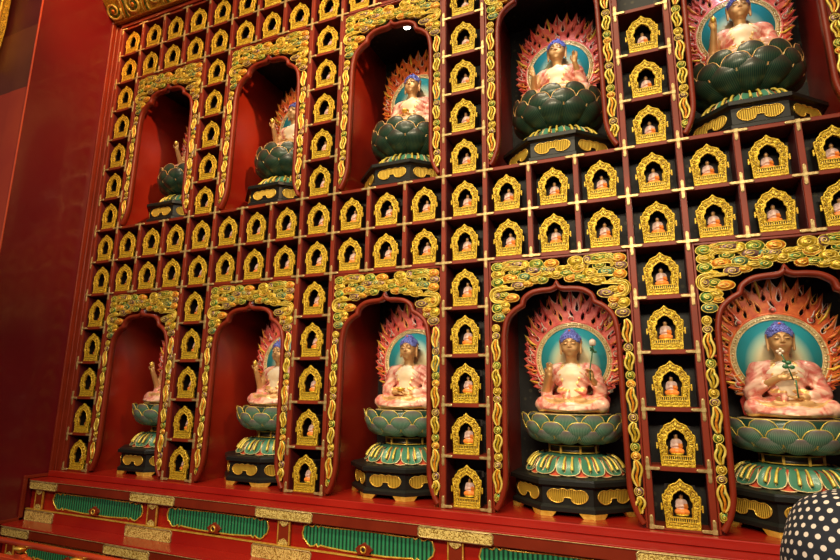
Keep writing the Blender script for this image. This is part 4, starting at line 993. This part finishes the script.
    for k in range(6): a = 2 * PI * k / 6; b.ball((.016 * math.cos(a), .004 + .016 * math.sin(a), .516), .0062, 0, 5, 4)
    b.ball((0, -.030, .506), (.008, .005, .006), 1)
    b.build('curls', ['hair', 'petalred'], h)
    # robe: shoulders and sleeves, open chest, lap with folds
    s = SDF((-.26, -.23, -.004), (.26, .12, .31), .0038)
    s.cap((0, .03, .04), (0, .024, .15), .096, .080, .03); s.ell((0, .018, .212), (.118, .082, .092), .03); s.cap((-.100, .024, .252), (.100, .024, .252), .050, .050, .03)
    s.ell((-.004, -.080, .240), (.056, .085, .080), .01, True); s.ell((-.012, -.085, .172), (.046, .075, .055), .01, True); s.ell((0, -.02, .31), (.05, .06, .035), .01, True)
    for sx, (el, wr, fd, pn, kd) in ((-1, A), (1, B)):
        m_ = Vector(el).lerp(Vector(wr), .45 if kd != 'lap' else .7)
        if sx == 1 or kd == 'lap' or pose in ('sprig', 'lap'): s.cap((sx * .130, .024, .250), el, .045, .040, .02); s.cap(el, m_, .039, .030, .012)
        else: s.cap((sx * .130, .030, .250), Vector(el) + Vector((0, .02, 0)), .040, .034, .02)
        s.cap(Vector(el) + Vector((sx * .0, .01, 0)), (sx * .165, -.02, .05), .034, .030, .02)
    for sx in (-1, 1):
        s.cap((sx * .07, .02, .05), (sx * .175, -.065, .043), .056, .046, .02); s.cap((sx * .175, -.07, .043), (-sx * .02, -.140, .040), .043, .032, .018)
    s.cap((-.068, -.030, .132), (.068, -.030, .126), .024, .024, .012); s.cap((-.02, -.052, .12), (-.03, -.075, .075), .014, .018, .01)
    s.ell((0, -.12, .022), (.165, .095, .028), .02); s.ell((0, -.14, .012), (.10, .085, .022), .01)
    s.ell((0, -.145, .098), (.075, .035, .020), .012, True)
    def folds(X, Y, Z):
        low = np.clip((.10 - Z) / .05, 0, 1); up_ = np.clip((Z - .09) / .05, 0, 1)
        a = np.arctan2(X, -(Y - .10)); r_ = np.sqrt(X * X + (Y - .05) ** 2)
        return .0026 * np.sin(r_ * 190 + np.cos(a * 3) * 1.5) * low + .0028 * np.sin(X * 95 + Z * 150 * np.sign(X) + 1.0) * up_ * np.ones_like(Y)
    s.warp(folds)
    def rm(c):
        r_ = np.sqrt(c[:, 0] ** 2 + (c[:, 1] - .05) ** 2)
        edge = ((c[:, 2] < .014) | ((np.sin(r_ * 95) > .86) & (c[:, 2] < .1)))
        chest = ((c[:, 0] / .074) ** 2 + ((c[:, 2] - .235) / .092) ** 2 < 1) & (c[:, 1] < -.01)
        e_ = ((c[:, 0] + .004) / .056) ** 2 + ((c[:, 2] - .24) / .080) ** 2
        sash = ((np.abs(c[:, 2] - .134) < .012) & (c[:, 1] < -.035) & (np.abs(c[:, 0]) < .085)) | ((e_ > .8) & (e_ < 1.45) & (c[:, 1] < .0) & (c[:, 2] > .15))
        return np.where(edge | sash, 1, 0)
    link('robe', s.mesh('statue_robe', ['robe', 'robehem'], rm), t)
    if held == 'lotus':
        b = MB(); b.tube([(.122, -.108, .19), (.124, -.110, .26), (.138, -.105, .33), (.146, -.100, .40)], .0038, 6, 0)
        for k in range(3): b.ball((.146 + .012 * math.cos(k * 2.1), -.100 + .012 * math.sin(k * 2.1), .362 + .012 * k), (.013, .008, .008), 0)
        for k in range(7): a = k * 2 * PI / 7; b.ball((.146 + .011 * math.cos(a), -.100 + .011 * math.sin(a), .418), (.010, .010, .020), 1)
        b.ball((.146, -.1, .42), (.012, .012, .024), 2); b.build('held_lotus', ['greenglaze', 'cream', 'flame_red'], t)
    elif held == 'sprig':
        b = MB(); b.tube([(.01, -.150, .19), (-.005, -.150, .25), (-.02, -.150, .30), (-.03, -.140, .335)], .0032, 6, 0)
        for x, z, r in ((-.018, .262, .016), (.010, .258, .014), (-.002, .282, .014), (-.022, .29, .010)): b.ball((x, -.152, z), (r, .004, r * .8), 0)
        for x, z in ((-.035, .330), (-.022, .342), (-.045, .343), (-.03, .352)): b.ball((x, -.142, z), (.009, .008, .009), 1)
        b.tube([(.02, -.152, .19), (.022, -.150, .10)], .004, 6, 0); b.build('held_sprig', ['greenglaze', 'cream'], t)
    elif held == 'bowl':
        b = MB(); b.lathe([(.012, .112), (.026, .122), (.031, .136), (.028, .138), (.010, .126)], 16, (0, -.125)); b.build('alms_bowl', 'goldplain', t)
    elif held == 'bud':
        w = Vector(A[1]); b = MB(); b.lathe([(.004, w.z + .03), (.014, w.z + .045), (.016, w.z + .06), (.008, w.z + .078), (.002, w.z + .086)], 10, (w.x, w.y - .016)); b.tube([(w.x, w.y - .016, w.z - .02), (w.x, w.y - .016, w.z + .04)], .003, 6); b.build('held_bud', 'goldplain', t)
    make_halo(t, (.0, .112, .331))
    return t
protos = {p: make_statue(p) for p in ('lotus', 'lap', 'sprig', 'both', 'raise')}
tabs = {p: tree_table(o) for p, o in protos.items()}; used = set()
peds = {u: pedestal(u) for u in (False, True)}; ptab = {u: tree_table(o) for u, o in peds.items()}; pused = set()
desc = {(0, 0): ('raise', 'seated statue nearly hidden by frame, raised hand showing'), (0, 1): ('raise', 'seated statue half hidden by frame, raised hand, pink robe'),
        (0, 2): ('lap', 'seated statue with both hands resting in lap, blue hair'), (0, 3): ('lotus', 'seated statue holding a lotus bud on a stem'),
        (0, 4): ('sprig', 'seated statue with a leafy sprig before its chest'), (1, 0): ('raise', 'seated statue almost wholly hidden behind frame'),
        (1, 1): ('raise', 'seated statue half hidden, flames at its side'), (1, 2): ('lap', 'seated statue on dark lotus, hands low, face lit'),
        (1, 3): ('both', 'seated statue with both hands raised before its shoulders'), (1, 4): ('raise', 'seated statue with one hand raised, upper right corner')}
lamp_cfg = []
for u in (0, 1):
    for k, c in enumerate(niche_cols):
        cx_, z0 = (c + 1.5) * CW, (7 * CH + HS if u else 0.0); pose, d = desc[u, k]
        pl = '%s %s niche from left' % (ordn[k], 'upper' if u else 'lower')
        o = protos[pose] if pose not in used else copy_tree(protos[pose], None, tabs[pose]); used.add(pose)
        o.location = (cx_ + .012, .385, z0 + .5665); o['label'] = d + ', ' + pl
        q = peds[bool(u)] if u not in pused else copy_tree(peds[bool(u)], None, ptab[bool(u)]); pused.add(u)
        q.location = (cx_ - .002, .42, z0 + .0015); q['label'] = '%s lotus pedestal on black octagonal base, %s' % ('dark green large-petalled' if u else 'green scale-petalled', pl)
        if (u, k) in ((0, 4), (1, 2), (1, 1)):      # these flames are painted vermilion rather than pink-red
            for d1 in kids(o):
                for d2 in kids(d1):
                    if d2.name.startswith('flames'):
                        d2.data = d2.data.copy(); d2.data.materials[0] = M['flame_vermilion']; d2.data.materials[1] = M['flame_orange']
        # niche lamp in the niche ceiling
        vis_ = (u == 1 and k in (2, 3)); zt = z0 + (1.345 if vis_ else 1.4505)
        L = thing('niche_lamp', (cx_ + (.075 if vis_ else 0), .13, zt), '%s downlight in ceiling of %s' % ('glowing cool white' if (u and k == 3) else 'small round', pl), 'lamp', 'downlights in the niche ceilings')
        b = MB(); b.lathe([(.032, -.022), (.036, -.018), (.036, .012), (.012, .0125), (.012, .121 if vis_ else .0155)], 20); b.build('housing', 'black', L)
        cool = (u == 1 and k >= 3)
        b = MB(); b.lathe([(.002, -.026), (.022, -.025), (.026, -.0225), (.002, -.0222)], 18); b.build('lens', 'lens_cool' if cool else 'lens_warm', L)
        ld = bpy.data.lights.new('niche_lamp_light', 'SPOT'); ld.energy = 9.0 if not cool else 11.0; ld.color = (1, .90, .78) if not cool else (.80, .84, 1.0)
        ld.spot_size = math.radians(95); ld.spot_blend = .6; ld.shadow_soft_size = .025
        lo = bpy.data.objects.new('niche_lamp_light', ld); COL.objects.link(lo); lo.parent = L; lo.location = (0, 0, -.035)
        tgt = Vector((-.06 if vis_ else 0, .30, -.62)); lo.rotation_euler = tgt.to_track_quat('-Z', 'Y').to_euler()

# ================================================================== PERSON
HX, HY, HZ = 4.950, -1.942, .400
pe = thing('person', (HX, HY, -1.05), 'person in a black headscarf with white polka dots, seen from behind at lower right', 'person')
s = SDF((-.34, -.22, 0.0), (.34, .24, 1.62), .011)
s.cap((0, 0, 1.28), (0, .01, 1.40), .055, .055, .02); s.ell((0, .01, 1.43), (.070, .085, .098), .02); s.ell((0, .09, 1.42), (.012, .018, .018), .01)
s.cap((-.14, 0, 1.22), (.14, 0, 1.22), .07, .07, .05); s.cap((0, 0, 1.15), (0, .0, .92), .125, .11, .06); s.cap((-.06, 0, .88), (.06, 0, .88), .12, .12, .05)
for sx in (-1, 1):
    s.cap((sx * .17, 0, 1.21), (sx * .225, -.01, .95), .05, .042, .03); s.cap((sx * .225, -.01, .95), (sx * .20, .10, .74), .040, .028, .02)
    s.cap((sx * .20, .10, .74), (sx * .195, .13, .66), .026, .022, .01)
    for q in range(4): s.cap((sx * (.18 + .013 * q), .135, .665), (sx * (.175 + .013 * q), .155, .60 - .006 * (q % 2)), .009, .008, .004)
    s.cap((sx * .175, .13, .69), (sx * .15, .155, .65), .010, .009, .004)
    s.cap((sx * .08, 0, .82), (sx * .09, .01, .45), .085, .055, .03); s.cap((sx * .09, .01, .45), (sx * .09, -.01, .08), .052, .036, .02); s.cap((sx * .09, -.03, .04), (sx * .095, .13, .032), .036, .030, .02)
link('body', s.mesh('person_body', ['coat', 'human'], lambda c: np.where((c[:, 2] > 1.30) | ((c[:, 2] < .72) & (c[:, 1] > .095) & (c[:, 2] > .5)), 1, 0)), pe)
s = SDF((-.30, -.22, 1.02), (.30, .22, 1.63), .006); hc = HZ + 1.05
s.ell((0, -.005, hc - .004), (.106, .116, .117), .01); s.cap((0, -.01, 1.32), (0, -.01, 1.39), .105, .095, .05); s.cap((-.11, 0, 1.24), (.11, 0, 1.24), .10, .10, .07); s.ell((0, -.03, 1.18), (.20, .14, .12), .05)
s.ell((0, .115, 1.445), (.060, .05, .078), .01, True)
s.warp(lambda X, Y, Z: .0035 * np.sin((Z - hc) * 70 + X * 45 + Y * 20) * np.clip((1.44 - Z) / .1, 0, 1) * np.ones_like(X) + .002 * np.sin(X * 60 + Z * 30 + Y * 40))
cdir = (CAM - Vector((HX, HY, HZ))).normalized(); cdir = (cdir + Vector((-.45, .1, .25))).normalized()
e1 = cdir.cross(Vector((0, 0, 1))).normalized(); e2 = e1.cross(cdir).normalized()
def suv(P):
    q = P - np.array([0, 0, hc]); L = np.linalg.norm(q, axis=1) + 1e-9; d = q / L[:, None]
    ca = np.clip(d @ np.array(cdir), -1, 1); th = np.arccos(ca); x = d @ np.array(e1); y = d @ np.array(e2); n = np.sqrt(x * x + y * y) + 1e-9
    return np.stack([th * x / n * .12 + (L - .12) * x / n * 0, th * y / n * .12], 1)
link('headscarf', s.mesh('headscarf', ['scarf'], None, suv), pe)

# ================================================================== LIGHT
w = bpy.data.worlds.new('world'); SC.world = w; w.use_nodes = True
w.node_tree.nodes['Background'].inputs[0].default_value = (.40, .24, .42, 1); w.node_tree.nodes['Background'].inputs[1].default_value = .16
def area(name, loc, tgt, size, energy, col, sy=None):
    ld = bpy.data.lights.new(name, 'AREA'); ld.energy = energy; ld.color = col; ld.size = size
    if sy: ld.shape = 'RECTANGLE'; ld.size_y = sy
    o = bpy.data.objects.new(name, ld); COL.objects.link(o); o.location = loc; o.rotation_euler = (Vector(tgt) - Vector(loc)).to_track_quat('-Z', 'Y').to_euler(); return o
def spot(name, loc, tgt, energy, col, deg, blend=.5, soft=.08):
    ld = bpy.data.lights.new(name, 'SPOT'); ld.energy = energy; ld.color = col; ld.spot_size = math.radians(deg); ld.spot_blend = blend; ld.shadow_soft_size = soft
    o = bpy.data.objects.new(name, ld); COL.objects.link(o); o.location = loc; o.rotation_euler = (Vector(tgt) - Vector(loc)).to_track_quat('-Z', 'Y').to_euler(); return o
a_ = area('hall_ceiling_light', (3.6, -3.4, 6.0), (3.6, 0, 1.2), 4.6, 125, (1, .83, .53), .5); a_.data.spread = math.radians(100)
a_ = area('front_fill_light', (4.2, -4.6, 3.0), (3.6, 0, .7), 3.4, 80, (1, .82, .56), .6); a_.data.spread = math.radians(90)  # added frontal fill to brighten figurines and faces
spot('hall_spotlight', (6.4, -2.6, 4.9), (.9, 0.1, 3.3), 2100, (1, .58, .26), 34, 1.0, .10)
spot('hall_spotlight', (6.9, -2.4, 3.4), (1.6, 0.1, 1.2), 480, (1, .56, .26), 23, 1.0, .14)
spot('corner_spotlight', (1.2, -1.5, 5.8), (-.115, -.30, 4.2), 700, (1, .42, .12), 36, 1.0, .1)

SC.view_settings.view_transform = 'Standard'; SC.view_settings.look = 'None'; SC.view_settings.gamma = 1; SC.view_settings.exposure = -0.16; SC.view_settings.use_curve_mapping = False
SC.render.film_transparent = False
